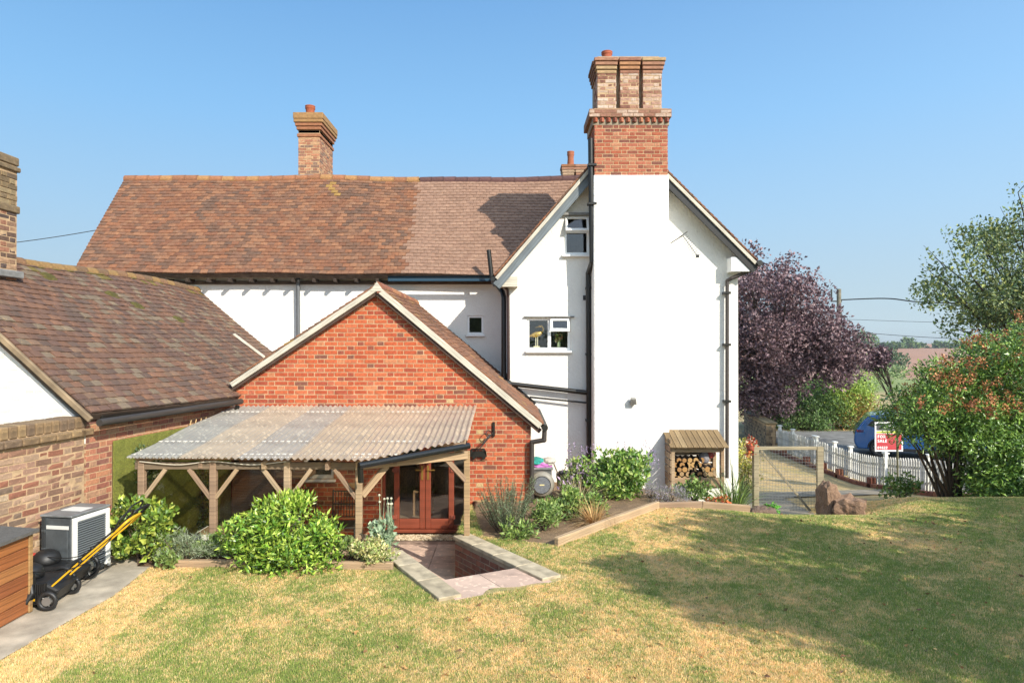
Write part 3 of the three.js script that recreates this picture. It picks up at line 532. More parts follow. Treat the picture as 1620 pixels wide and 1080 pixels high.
// chimney breast and stack
const REDBRICK = ['#c06a4a', '#c8765a', '#b06046', '#a05c48', '#cf8262', '#ba765a', '#905a4a', '#d2906c'], PALEBRICK = ['#d8b8a0', '#caa08a', '#bd8c74', '#e2c8b4', '#a87862', '#d8baa4', '#966654'];
const BR_O = { map: rep(T.grain, 2), bump: T.grainB, bumpScale: .004, roughness: .93 };
function stackFaces(pc, x0, x1, y0, y1, zf, zb, opt) { // bricks on front and both sides
  const w = x1 - x0, dpt = zf - zb;
  lay(pc, V(x0, 0, zf), V(1, 0, 0), V(0, 0, 1), y0, y1, () => [[0, w]], opt);
  lay(pc, V(x0, 0, zb), V(0, 0, 1), V(-1, 0, 0), y0, y1, () => [[0, dpt]], opt);
  lay(pc, V(x1, 0, zf), V(0, 0, -1), V(1, 0, 0), y0, y1, () => [[0, dpt]], opt);
}
function pot(parent, x, y, z, r, h, c) { const o = part(parent, 'chimney_pot', lathe([[r * .82, 0], [r, 0], [r * .96, h * .15], [r * .86, h * .5], [r * .9, h * .72], [r * 1.02, h * .76], [r * 1.02, h * .84], [r * .92, h * .88], [r * 1.04, h * .95], [r * 1.02, h], [r * .8, h], [r * .74, h * .6]], 20), mat(c, { map: rep(T.grain, 3), roughness: .9 })); o.position.set(x, y, z); return o; }
{
  const zf = -14.0, x0 = P(940, 0, 14).x, x1 = P(1058, 0, 14).x, yw = P(0, 276, 14).y, y1 = P(0, 197, 14).y;
  part(house, 'chimney_breast', boxAt(x0 - .01, x1 + .01, -.2, yw, zf - .62, zf + .008, .02), M_WHITE);
  const ch = part(house, 'chimney', boxAt(x0 + .012, x1 - .012, yw - .02, P(0, 170, 14).y, zf - .98, zf - .012, .004), M_MORTAR); ch.userData.label = 'tall brick chimney with three ribbed shafts above the white breast';
  const pr = new Pieces(ch, 'brick', BRICKS, REDBRICK, BR_O), pp = new Pieces(ch, 'brick', OLDBRICKS, PALEBRICK, BR_O);
  const red = { pickColor: () => Math.floor(R() * 8) }, pale = { pickColor: () => Math.floor(R() * 7), jig: 2 }, z2 = zf - .012;
  stackFaces(pr, x0 + .012, x1 - .012, yw - .01, y1, z2, zf - .98, red);
  // dentil course and projecting band
  const yb = y1 + .06; part(ch, 'band', boxAt(x0 - .10, x1 + .06, y1 + .15, P(0, 172, 14).y, zf - 1.05, zf + .05, .01), mat('#a07a5e', { map: rep(T.weather, 3), bump: T.grainB, bumpScale: .006 }));
  part(ch, 'band', boxAt(x0 - .03, x1 + .02, y1 + .0, y1 + .15, zf - 1.0, zf - .005, .004), M_DARKMORTAR);
  { const dg = cbox(.07, .09, .07, .006); for (let i = 0; i < 12; i++) { const o = part(ch, 'dentil', dg, pr.mats[i % 8]); o.position.set(lerp(x0 + .03, x1 - .03, i / 11), y1 + .1, zf + .012); o.rotation.y = Math.PI / 4; } }
  lay(pp, V(x0 - .10, 0, zf + .05), V(1, 0, 0), V(0, 0, 1), y1 + .16, P(0, 172, 14).y, () => [[0, x1 - x0 + .16]], { pickColor: () => Math.floor(R() * 2) + 4, bond: 'stretcher', jig: 2 });
  const ys = P(0, 170, 14).y, yt = P(0, 114, 14).y, ytop = P(0, 84, 14).y;
  const xs0 = P(946, 0, 14).x, xs1 = P(1048, 0, 14).x; part(ch, 'shaft_core', boxAt(xs0 + .0, xs1 - .0, ys, ytop - .05, zf - .92, zf - .17, .004), M_DARKMORTAR);
  const w = (xs1 - xs0), sh = [[0, .29], [.355, .645], [.71, 1]];
  for (const [a, b] of sh) {
    const xa = xs0 + a * w, xb = xs0 + b * w; part(ch, 'shaft', boxAt(xa, xb, ys, yt, zf - .6, zf - .035, .004), M_MORTAR); stackFaces(pp, xa, xb, ys + .01, yt, zf - .035, zf - .6, pale);
    for (let k = 0; k < 4; k++) { const o = .02 + .028 * k, y = yt + k * .078; part(ch, 'corbel_course', boxAt(xa - (a ? o * .3 : o * .7), xb + (b < 1 ? o * .3 : o * .7), y, y + .07, zf - .62, zf - .035 + o * .9, .008), mat(pick(['#bb8a6e', '#c8936a', '#ad7a62', '#cbaa80']), BR_O)); }
  }
  part(ch, 'cap', boxAt(xs0 + .0, xs1 - .03, yt + .312, ytop, zf - .98, zf - .1, .015), mat('#b8a084', { map: rep(T.weather, 3), bump: T.grainB, bumpScale: .006 }));
  for (let k = 0; k < 4; k++) part(ch, 'corbel_course', boxAt(xs0 - .03 - .022 * k, xs0 + .05, yt + k * .078, yt + k * .078 + .074, zf - .9, zf - .14, .006), mat('#8d6a52', BR_O));
  pot(ch, P(965, 0, 14).x, ytop - .01, zf - .4, .115, .22, '#c0684a'); pot(ch, P(1000, 0, 14).x, ytop - .18, zf - .5, .11, .2, '#c0684a'); pot(ch, P(1030, 0, 14).x, ytop - .18, zf - .5, .11, .2, '#b8634a');
  pr.emit(150); pp.emit(110);
  // left ridge chimney
  const zc = -17.95, a0 = P(471, 0, 17.95).x, a1 = P(505, 0, 17.95).x, ct = P(0, 216, 17.95).y;
  const c2 = part(house, 'chimney', boxAt(a0, a1, 7.1, ct + .3, zc - 1.3, zc, .004), M_MORTAR); c2.userData.label = 'corbelled brick chimney with lichen on the old ridge';
  const p2 = new Pieces(c2, 'brick', OLDBRICKS, ['#c88a68', '#d09874', '#ba7e62', '#ac7a64', '#d8aa80', '#9a7a68'], BR_O); stackFaces(p2, a0, a1, 7.0, ct, zc, zc - 1.3, { pickColor: () => Math.floor(R() * 6), jig: 1.6 }); p2.emit(40);
  [[.03, 0], [.0, .1], [.04, .19], [.07, .28], [.10, .37], [.11, .46]].forEach(([o, y], i) => part(c2, 'corbel_course', boxAt(a0 - o, a1 + o, ct + y, ct + y + (i > 4 ? .16 : .085), zc - 1.3 - o, zc + o, .008), mat(i > 3 ? '#b88e5c' : '#b57a56', BR_O)));
  pot(c2, (a0 + a1) / 2 - .06, ct + .6, zc - .3, .13, .32, '#b5623f'); pot(c2, (a0 + a1) / 2 + .04, ct + .6, zc - .85, .12, .24, '#b5623f');
  part(c2, 'flashing', boxAt(a0 - .02, a1 + .02, 7.56, 7.70, zc - .02, zc + .03, .004), M_LEAD);
  // small chimney behind the ridge
  const b0 = P(889, 0, 19).x, b1 = P(935, 0, 19).x, c3 = part(house, 'chimney', boxAt(b0 + .06, b1 - .06, 6.8, 7.95, -19.4, -19, .004), M_MORTAR); c3.userData.label = 'small ribbed chimney peeping over the ridge';
  for (let k = 0; k < 5; k++) for (const s of [0, .37]) part(c3, 'corbel_course', boxAt(b0 + s + .03 - .012 * k, b0 + s + .33 + .012 * k, 7.88 + k * .075, 7.88 + k * .075 + .07, -19.45, -18.98 + .012 * k, .006), mat(pick(['#b5866b', '#c9a98a', '#a8734f']), BR_O));
  pot(c3, P(904, 0, 19).x, 8.25, -19.2, .1, .42, '#b8704f');
}
// gutters, pipes and other fittings
{
  const pipeM = M_BLACK, zw = -14.55;
  const add = (name, g, m = pipeM) => part(house, name, g, m);
  add('gutter', new THREE.CylinderGeometry(.06, .06, 2.4, 12, 1, false, -Math.PI / 2, Math.PI).rotateX(Math.PI).rotateZ(Math.PI / 2).translate(-1.62, 4.73, -15.5), mat('#2c4250', { map: null, roughness: .12 }));
  for (let i = 0; i < 14; i++) { const x = lerp(-9.4, -3.1, i / 13); add('rafter_end', boxAt(x - .03, x + .03, 4.67, 4.75, -15.98, -15.62, .004), mat('#4c3d30')); }
  add('fascia', boxAt(-9.9, -.4, 4.64, 4.72, -15.99, -15.94, .004), mat('#6a5a4c'));
  add('downpipe', pipe([P(471, 440, 15.8), P(471, 446, 15.9), P(473, 700, 15.92)], .045), mat('#777a7c', { roughness: .5 }));
  add('soil_pipe', pipe([P(936, 215, 13.9).setZ(-14.05), P(936, 415, 14.2).setZ(-14.1), V(P(931, 0, 14.4).x, P(0, 432, 14.4).y, -14.42), V(P(932, 0, 14.45).x, .5, -14.45)], .055, 12));
  for (const y of [6.9, 6.1, 4.4, 3.0, 1.6]) add('pipe_bracket', boxAt(1.56, 1.74, y, y + .05, y > 5 ? -14.16 : -14.56, y > 5 ? -13.98 : -14.38, .004));
  add('waste_pipe', pipe([P(797, 604, 14.4), P(806, 607, 14.45), P(930, 621, 14.45)], .05)); add('overflow_pipe', pipe([P(838, 628, 14.5), P(930, 637, 14.46)], .02)); add('rainwater_pipe', pipe([P(781, 440, 14.3).setZ(-15.3), P(783, 446, 15.2), P(795, 462, 15.0), P(797, 470, 14.9), P(797, 603, 14.75), P(797, 604, 14.4)], .055));
  add('rainwater_pipe', pipe([P(789, 440, 14.4), P(790, 446, 14.45), P(803, 458, 14.5), P(804, 470, 14.56), P(805, 600, 14.56)], .03), mat('#4a332c', { roughness: .5 })); add('vent_pipe', pipe([P(778, 440, 15.3), P(773, 395, 15.3)], .05));
  add('downpipe', pipe([P(1196, 424, 14.4), P(1158, 440, 14.45), P(1151, 444, 14.5), P(1151, 452, 14.5), V(P(1150, 0, 14.5).x, .4, -14.5)], .04), mat('#4d453f', { roughness: .5 }));
  for (const y of [4.3, 3.2, 2.0]) add('pipe_bracket', boxAt(4.5, 4.64, y, y + .05, -14.62, -14.44, .004));
  add('gutter', pipe([V(5.17, 4.93, -14.2), V(5.17, 4.93, -20.5)], .06)); add('gutter', pipe([V(-.4, 4.6, -14.25), V(-.4, 4.6, -15.6)], .05));
  add('air_vent', boxAt(1.52, 1.6, 4.18, 4.28, -14.6, -14.58, .003), mat('#555'));
  const fl = thing('floodlight', 'small security floodlight on the white chimney breast', 'lamp'); part(fl, 'bracket', boxAt(2.44, 2.5, 2.02, 2.1, -13.99, -13.93, .004), M_BLACK); part(fl, 'lamp_housing', prism([[-.06, -.05], [.06, -.05], [.045, .06], [-.045, .06]], .08, [], .006).rotateX(.3).translate(2.47, 2.08, -13.95), mat('#8d8a82', { roughness: .4 }));
  const tv = thing('television_aerial', 'thin television aerial on white gable right of the chimney', 'aerial'), zA = -13.95;
  part(tv, 'mast', pipe([P(1062, 384, 14.55).setZ(-14.58), P(1062, 384, 14.3), P(1081, 372, 14.0), P(1088, 366, 13.95)], .012, 8), M_LEAD); const a = P(1080, 371, 13.95), b = P(1104, 405, 13.7);
  part(tv, 'boom', cyl(a, b, .009, .009, 8), M_LEAD); for (let i = 0; i < 12; i++) { const c = a.clone().lerp(b, i / 11), e = V(.06, .045, .03); part(tv, 'element', cyl(c.clone().sub(e), c.clone().add(e), .005, .005, 6), M_LEAD); } part(tv, 'reflector', boxAt(b.x - .03, b.x + .03, b.y - .03, b.y + .03, b.z - .02, b.z + .02), M_BLACK);
}
// ---------------------------------------------------------------- brick extension
const ext = thing('brick_extension', 'red brick gabled extension with glazed doors and tiled roof', 'extension'), DE = 11.6;
const EA = P(597, 453, DE - .1), XL = P(367, 606, DE - .1), XR = P(855, 670, DE - .1);
const extLY = (x) => lerp(XL.y, EA.y, (x - XL.x) / (EA.x - XL.x)), extRY = (x) => lerp(XR.y, EA.y, (x - XR.x) / (EA.x - XR.x));
const DOOR = [P(604, 0, DE).x, P(739, 0, DE).x, .03, 2.08], EWIN = [P(480, 0, DE).x, P(528, 0, DE).x, P(0, 757, DE).y, P(0, 700, DE).y];
{
  const x0 = P(372, 0, DE).x, x1 = P(840, 0, DE).x, t = .1, poly = [[x0, -.3], [x1, -.3], [x1, extRY(x1) - t], [EA.x, EA.y - t * 1.3], [x0, extLY(x0) - t]];
  const wall = part(ext, 'front_wall', prism(poly, .25, [rect(...DOOR), rect(...EWIN)]).translate(0, 0, -DE - .25), M_MORTAR);
  part(ext, 'side_wall', boxAt(x1 - .25, x1, -.3, extRY(x1) - t - .08, -14.57, -DE - .252), mat('#a5583f', BR_O)); part(ext, 'side_wall', boxAt(x0, x0 + .25, -.3, extLY(x0) - t - .08, -15.9, -DE - .252), mat('#a5583f', BR_O));
  part(ext, 'floor', boxAt(x0 + .26, x1 - .26, -.1, .02, -15.9, -DE - .255), mat('#a08a74', { map: T.stone, roughness: .35 })); part(ext, 'back_wall', boxAt(x0 + .26, x1 - .26, .02, 2.6, -15.0, -14.9), mat('#b5aca0'));
  const pc = new Pieces(wall, 'brick', BRICKS, ['#d4683f', '#d97046', '#cb603c', '#de7a50', '#bd5a3e', '#d57554', '#a85a44', '#df9064', '#e2bd88', '#985f4c'], BR_O);
  const spans = (v) => {
    let a = x0, b = x1; const lim = (y) => y + .04; while (a < EA.x && lim(v) > extLY(a) - .03) a += .01; while (b > EA.x && lim(v) > extRY(b) - .03) b -= .01;
    let s = [[a - x0, b - x0]]; for (const [hx0, hx1, hy0, hy1] of [DOOR, EWIN]) if (v > hy0 - .02 && v < hy1 + .02) s = s.flatMap(([p, q]) => [[p, Math.min(q, hx0 - x0)], [Math.max(p, hx1 - x0), q]].filter(([m, n]) => n - m > .04)); return s;
  };
  lay(pc, V(x0, 0, -DE), V(1, 0, 0), V(0, 0, 1), -.02, 4.2, spans, { pickColor: (u, v, L) => { const r = R(), f = fbm(u * 1.4, v * 1.4, 3); if (r < .007) return 8; if (r < .035) return 7; if (L < .15 && r < .24) return 4 + Math.floor(R() * 3); if (r > .96) return 9; return clamp(Math.floor((f + (R() - .5) * .6) * 7), 0, 6); } });
  pc.emit(300);
  // glazed doors with side lights
  const M_MAHOG = mat('#a85840', { map: rep(T.wood, 1, 2), roughness: .32 }), [a, b, y0, y1] = DOOR, z = -DE - .06;
  const fr = part(ext, 'door_frame', join(boxAt(a, a + .05, y0, y1, z - .07, z + .02), boxAt(b - .05, b, y0, y1, z - .07, z + .02), boxAt(a + .05, b - .05, y1 - .06, y1, z - .07, z + .02), boxAt(a - .02, b + .02, y0 - .05, y0 + .05, z - .08, z + .06)), M_MAHOG);
  const sl = [a + .05, P(622, 0, DE).x, P(672, 0, DE).x, P(718, 0, DE).x, b - .05];
  const pane = (o, p, q, m, n) => part(o, 'pane', new THREE.PlaneGeometry(q - p, n - m).translate((p + q) / 2, (m + n) / 2, z - .03), M_GLASS);
  for (const [p, q] of [[sl[0], sl[1]], [sl[3], sl[4]]]) { const s = part(ext, 'side_light', join(boxAt(p, q, y0 + .052, y0 + .12, z - .05, z, .006), boxAt(p, q, y1 - .13, y1 - .062, z - .05, z, .006)), M_MAHOG); pane(s, p, q, y0 + .1, y1 - .1); }
  for (const [p, q, hs] of [[sl[1], sl[2], 1], [sl[2], sl[3], -1]]) {
    const w = .095, s = part(ext, 'door', join(boxAt(p + .003, p + w, y0 + .056, y1 - .066, z - .05, z + .012, .008), boxAt(q - w, q - .003, y0 + .056, y1 - .066, z - .05, z + .012, .008), boxAt(p + w, q - w, y0 + .056, y0 + .22, z - .05, z + .01, .008), boxAt(p + w, q - w, y1 - .18, y1 - .066, z - .05, z + .01, .008)), M_MAHOG);
    pane(s, p + w - .01, q - w + .01, y0 + .2, y1 - .17); const hx = hs > 0 ? q - .05 : p + .05; part(s, 'handle', join(boxAt(hx - .018, hx + .018, .92, 1.16, z + .013, z + .025, .004), beam(V(hx, 1.09, z + .05), V(hx - hs * .12, 1.09, z + .05), .018, .018), boxAt(hx - .01, hx + .01, 1.08, 1.10, z + .02, z + .055, .003)), mat('#c9a45a', { map: null, metalness: .8, roughness: .3 }));
    for (const y of [.25, 1.05, 1.8]) { const kx = hs > 0 ? p + .02 : q - .02; part(s, 'hinge', boxAt(kx - .04, kx + .04, y, y + .07, z + .013, z + .035, .006), mat('#8a4a3a', { map: null, roughness: .4 })); }
  }
  const [wa, wb, wy0, wy1] = EWIN; const wf = part(ext, 'window', join(boxAt(wa, wb, wy0, wy0 + .06, -DE - .1, -DE - .03), boxAt(wa, wb, wy1 - .06, wy1, -DE - .1, -DE - .03), boxAt(wa, wa + .05, wy0 + .06, wy1 - .06, -DE - .1, -DE - .03), boxAt(wb - .05, wb, wy0 + .06, wy1 - .06, -DE - .1, -DE - .03)), M_FRAME); part(wf, 'pane', new THREE.PlaneGeometry(wb - wa - .08, wy1 - wy0 - .08).translate((wa + wb) / 2, (wy0 + wy1) / 2, -DE - .06), M_GLASS); part(wf, 'sill', boxAt(wa - .04, wb + .04, wy0 - .05, wy0 - .003, -DE - .1, -DE + .05, .008), M_FRAME);
  // furniture glimpsed inside
  const sofa = thing('dining_chair', 'pale wooden chair seen through the left glazed door', 'chair'); const sm_ = mat('#a8835c', { map: T.wood }); part(sofa, 'seat', boxAt(-1.86, -1.5, .44, .48, -13.2, -12.8, .01), sm_); for (const [x, zz] of [[-1.84, -13.18], [-1.52, -13.18], [-1.84, -12.82], [-1.52, -12.82]]) part(sofa, 'leg', boxAt(x - .02, x + .02, .02, zz < -13 ? .95 : .44, zz - .02, zz + .02, .004), sm_); part(sofa, 'backrest', boxAt(-1.82, -1.54, .6, .93, -13.2, -13.17, .006), sm_);
  // roof
  const rl = (u, v) => V(lerp(XL.x - .02, EA.x, v), lerp(XL.y, EA.y, v) + .01 * Math.sin(u * 14), -lerp(15.98, DE - .16, u)), rR = (u, v) => V(lerp(XR.x + .03, EA.x, v), lerp(XR.y - .02, EA.y, v) + .012 * Math.sin(u * 11 + v * 6), -lerp(DE - .16, 15.98, u));
  const roof = part(ext, 'roof', join(slab((u, v) => rl(u * .982, v), 10, 3, .09), slab((u, v) => rR(.018 + u * .982, v), 10, 3, .09)), mat('#6d5a4a'));
  const pt = new Pieces(roof, 'tile', TILE, CLAY, TILE_O), cf = (u, v) => clamp(Math.floor((fbm(u * 14, v * 8, 3) + (R() - .5) * .8) * 9), 0, 9);
  const skip = (q) => q.x > -.16 && -q.z > 14.5; layTiles(pt, rl, { rows: 24, w: .17, gauge: .115, color: cf }); layTiles(pt, rR, { rows: 31, w: .17, gauge: .115, skip, color: cf }); pt.emit(200);
  ridgeTiles(roof, (s) => V(EA.x, EA.y + .01, -lerp(DE - .17, 15.9, s)), 14, .1, ['#a5694c', '#96604a', '#b07a55'].map((c) => mat(c, TILE_O)));
  const lead = part(ext, 'lead_flashing', beam(V(-.12, extRY(-.12) + .06, -14.57), V(XR.x, XR.y + .05, -14.57), .02, .12, .004), M_BLACK);
  // verge boards: mortar bedded cream verge over a dark under-board
  const board = (p, q, h, dz, m, dy, name) => part(ext, name, beam(V(p.x, p.y + dy, -DE + dz), V(q.x, q.y + dy, -DE + dz), .05, h, .008), m);
  board(XL, EA, .085, .14, M_CREAM, -.03, 'verge_board'); board(EA, XR, .10, .14, M_CREAM, -.035, 'verge_board'); board(XL, EA, .05, .1, mat('#5b463a'), -.11, 'under_board'); board(EA, XR, .08, .1, mat('#5b463a'), -.13, 'under_board');
  part(ext, 'apex_block', prism([[-.11, -.1], [.11, -.1], [0, .05]], .05, [], .006).translate(EA.x, EA.y + .02, -DE + .115), M_CREAM);
  part(ext, 'gutter', pipe([V(XR.x + .07, XR.y - .06, -DE + .2), V(XR.x + .07, XR.y - .06, -14.5)], .055), M_BLACK);
  part(ext, 'downpipe', pipe([V(XR.x + .07, XR.y - .05, -DE + .14), V(XR.x + .06, XR.y - .27, -DE + .14), V(P(843, 0, DE).x - .02, P(0, 698, DE).y, -DE + .09), V(P(843, 0, DE).x - .02, .4, -DE + .09)], .04), mat('#4d453f', { roughness: .5 }));
}
// ---------------------------------------------------------------- outbuilding on the left
const out = thing('outbuilding', 'low outbuilding with mossy tiled roof and white painted gable', 'outbuilding');
const eaveO = (d) => d < 11.5 ? lerp(-5.1, -4.62, (d - 8.4) / 3.1) : lerp(-4.62, -4.8, (d - 11.5) / 4.5);
const outS = (u, v) => { const d = lerp(8.28, 15.99, u), xe = eaveO(d), xr = lerp(-7.5, -7.4, u), k = v; return V(lerp(xe, xr, k), lerp(2.37, 4.54, k) - .09 * Math.sin(Math.PI * k) * .4 - .05 * Math.sin(u * 7) * k - .04 * Math.sin(Math.PI * u), -d); };
{
  const roof = part(out, 'roof', slab(outS, 20, 5, .1), mat('#6d5a4a')), OC = ['#80604f', '#88634d', '#7a5d4f', '#8e6852', '#745d50', '#8a6d58', '#806858', '#776455', '#8f7c66', '#827238'];
  const pc = new Pieces(roof, 'tile', TILE, OC, { ...TILE_O, map: rep(T.lichen, 1.2) });
  layTiles(pc, outS, { rows: 28, w: .17, gauge: .12, jig: 1.7, color: (u, v) => { const f = fbm(u * 20, v * 7 + u * 8, 3), g = fbm(u * 46 + 4, v * 11 + u * 16, 3); if (g > .6 && R() < .45) return 8; if (v > .9 && R() < .35) return 9; return clamp(Math.floor((.45 + (f - .5) * .9 - u * .1 + (R() - .5) * .7) * 8), 0, 7); } });
  pc.emit(300);
  const backS = (u, v) => { const f = outS(1 - u, v); return V(-14.9 - f.x, f.y, f.z); }; part(out, 'back_roof', slab(backS, 12, 3, .1), mat('#86604c', { map: rep(T.weather, 2) }));
  ridgeTiles(roof, (t) => outS(t, 1), 26, .1, ['#8d6a4c', '#9b7a4c', '#7d6248'].map((c) => mat(c, TILE_O)));
  for (const [u, v] of [[.08, .86], [.1, .85], [.45, .8], [.5, .72], [.3, .9], [.62, .62]]) { const p = outS(u, v); const o = part(roof, 'moss', new THREE.IcosahedronGeometry(.09, 2), mat('#7d7430', { map: T.turf, bump: T.turf, bumpScale: .02, roughness: 1 })); o.position.copy(p).add(V(.01, .02, 0)); o.scale.set(1.4, .35, 2.2); o.rotation.z = -.75; }
  part(roof, 'repair_strip', beam(outS(.85, .5).add(V(.03, .05, 0)), outS(.87, .2).add(V(.03, .05, 0)), .16, .02, .004, V(.67, .74, 0)), M_CREAM);
  // side wall facing the patio, and painted gable end
  const c0 = V(-5.22, 0, -8.37), c1 = V(-4.76, 0, -11.58), u = c1.clone().sub(c0), L = u.length(); u.normalize(); const n = u.clone().cross(UP), mid = c0.clone().lerp(c1, .5);
  const sw = part(out, 'side_wall', cbox(L, 2.7, .22, .004).applyMatrix4(basis(u, UP.clone(), n.clone(), V(mid.x, .97, mid.z).addScaledVector(n, -.11))), M_MORTAR);
  part(out, 'side_wall_end', boxAt(-5.1, -4.85, -.3, 2.2, -15.98, -11.9), mat('#a5583f', BR_O));
  const pb = new Pieces(sw, 'brick', BRICKS, ['#c07a5e', '#cc8668', '#ae6e5a', '#d2926c', '#a06c5c', '#c89a78'], BR_O); lay(pb, c0.clone(), u, n, -.02, 2.3, (v) => v > 1.9 ? [[0, L]] : [[0, .44]], { pickColor: () => Math.floor(R() * 6) }); pb.emit(120);
  const gw = part(out, 'gable_wall', prism([[-9.8, .3], [-5.34, .3], [-5.34, 2.33], [-7.48, 4.35], [-9.8, 2.3]], .22).translate(0, 0, -8.58), M_WHITE);
  const pw = new Pieces(gw, 'brick', OLDBRICKS, ['#e9e6df', '#e2ded5', '#efede7', '#dcd6ca'], { map: rep(T.paint, 2), bump: T.grainB, bumpScale: .004, roughness: .8 }); lay(pw, V(-7.2, 0, -8.36), V(1, 0, 0), V(0, 0, 1), 2.0, 4.1, (v) => [[0, Math.max(.05, 7.2 - (5.22 + Math.max(0, v - 2.15) / .943))]], { pickColor: () => Math.floor(R() * 4), proud: .002, joint: .008, jig: 1.5 }); pw.emit(130);
  part(out, 'verge_mortar', beam(outS(0, -.01).add(V(0, -.05, .02)), outS(0, 1).add(V(0, -.05, .02)), .05, .07, .01), mat('#a68f70', { map: T.stone }));
  part(out, 'gutter', pipe([V(-5.0, 2.27, -8.27), V(-4.54, 2.27, -11.44)], .046), mat('#4a453f', { roughness: .5 })); part(out, 'fascia', beam(V(-5.12, 2.28, -8.5), V(-4.68, 2.28, -11.45), .03, .12), M_BLACK); part(out, 'downpipe', pipe([V(-4.55, 2.2, -11.3), V(-4.62, 2.0, -11.45), V(-4.62, .1, -11.5)], .035), M_BLACK);
  // its chimney
  const x1 = -7.02, cf = part(out, 'chimney', boxAt(-8.0, x1, 3.2, P(0, 240, 9.3).y, -9.66, -8.96, .004), M_MORTAR); cf.userData.label = 'old buff and dark brick chimney on the outbuilding ridge';
  const pk = new Pieces(cf, 'brick', OLDBRICKS, ['#aa866a', '#956e58', '#7a6050', '#c09a78', '#b37e62', '#6a5850'], BR_O); stackFaces(pk, x1 - .7, x1, 3.3, P(0, 330, 9.3).y, -8.96, -9.66, { pickColor: () => Math.floor(R() * 6), jig: 2 });
  const pk2 = new Pieces(cf, 'brick', OLDBRICKS, ['#a08864', '#8f7a5c', '#b09a74', '#7d6a54'], BR_O); stackFaces(pk2, x1 - .7, x1 + .01, P(0, 318, 9.3).y, P(0, 262, 9.3).y, -8.95, -9.66, { pickColor: () => Math.floor(R() * 4), jig: 2 }); pk.emit(90); pk2.emit(60);
  for (const [ya, yb, o] of [[330, 318, .03], [262, 254, .035], [252, 238, .02]]) part(cf, 'band', boxAt(-8.03, x1 + o, P(0, ya, 9.3).y, P(0, yb, 9.3).y, -9.66 - o, -8.96 + o, .012), mat('#8f7a5c', { map: rep(T.weather, 3), bump: T.grainB, bumpScale: .006 }));
  part(cf, 'lead_flashing', beam(V(x1 + .03, 4.2, -8.9), V(x1 + .03, 4.2, -9.7), .1, .1, .01), M_LEAD);
}
// ---------------------------------------------------------------- old brick garden wall
{
  const t = thing('garden_wall', 'tall weathered buff brick garden wall behind the grey unit', 'wall'), c0 = V(-5.78, 0, -5.0), c1 = V(-5.235, 0, -8.36), u = c1.clone().sub(c0), L = u.length(); u.normalize(); const n = u.clone().cross(UP), mid = c0.clone().lerp(c1, .5);
  const w = part(t, 'wall', cbox(L, 1.85, .3, .004).applyMatrix4(basis(u.clone(), UP.clone(), n.clone(), V(mid.x, 1.28, mid.z).addScaledVector(n, -.15))), M_MORTAR);
  const pc = new Pieces(w, 'brick', OLDBRICKS, ['#b8917a', '#ab8269', '#9f7761', '#c4a286', '#92705c', '#b4967c', '#a36c55', '#8b7462', '#cab092'], { map: rep(T.weather, 4), bump: T.grainB, bumpScale: .006, roughness: .95 });
  lay(pc, c0.clone(), u, n, .5, 2.1, () => [[0, L]], { jig: 2.2, joint: .014, pickColor: (a, v) => clamp(Math.floor((fbm(a * 1.3, v * 1.3, 3) + (R() - .5) * .8) * 9), 0, 8) });
  pc.emit(290);
  const cp = ['#9a7f5e', '#8f7658', '#a88c66', '#866f58'].map((c) => mat(c, { map: rep(T.weather, 3), bump: T.grainB, bumpScale: .008, roughness: .95 }));
  const course = (y, h, out_, len, k) => { const g = cbox(len - .01, h, .33 + out_, .012); for (let s = 0; s < L; s += len) { const o = part(t, 'coping_brick', g, pick(cp)); basis(u.clone(), UP.clone(), n.clone(), c0.clone().addScaledVector(u, Math.min(s + len / 2, L - .02)).addScaledVector(n, -.15 + out_ / 2).setY(y + (R() - .5) * .008)).decompose(o.position, o.quaternion, o.scale); } };
  course(2.145, .085, .05, .225); course(2.265, .14, .0, .112);
}
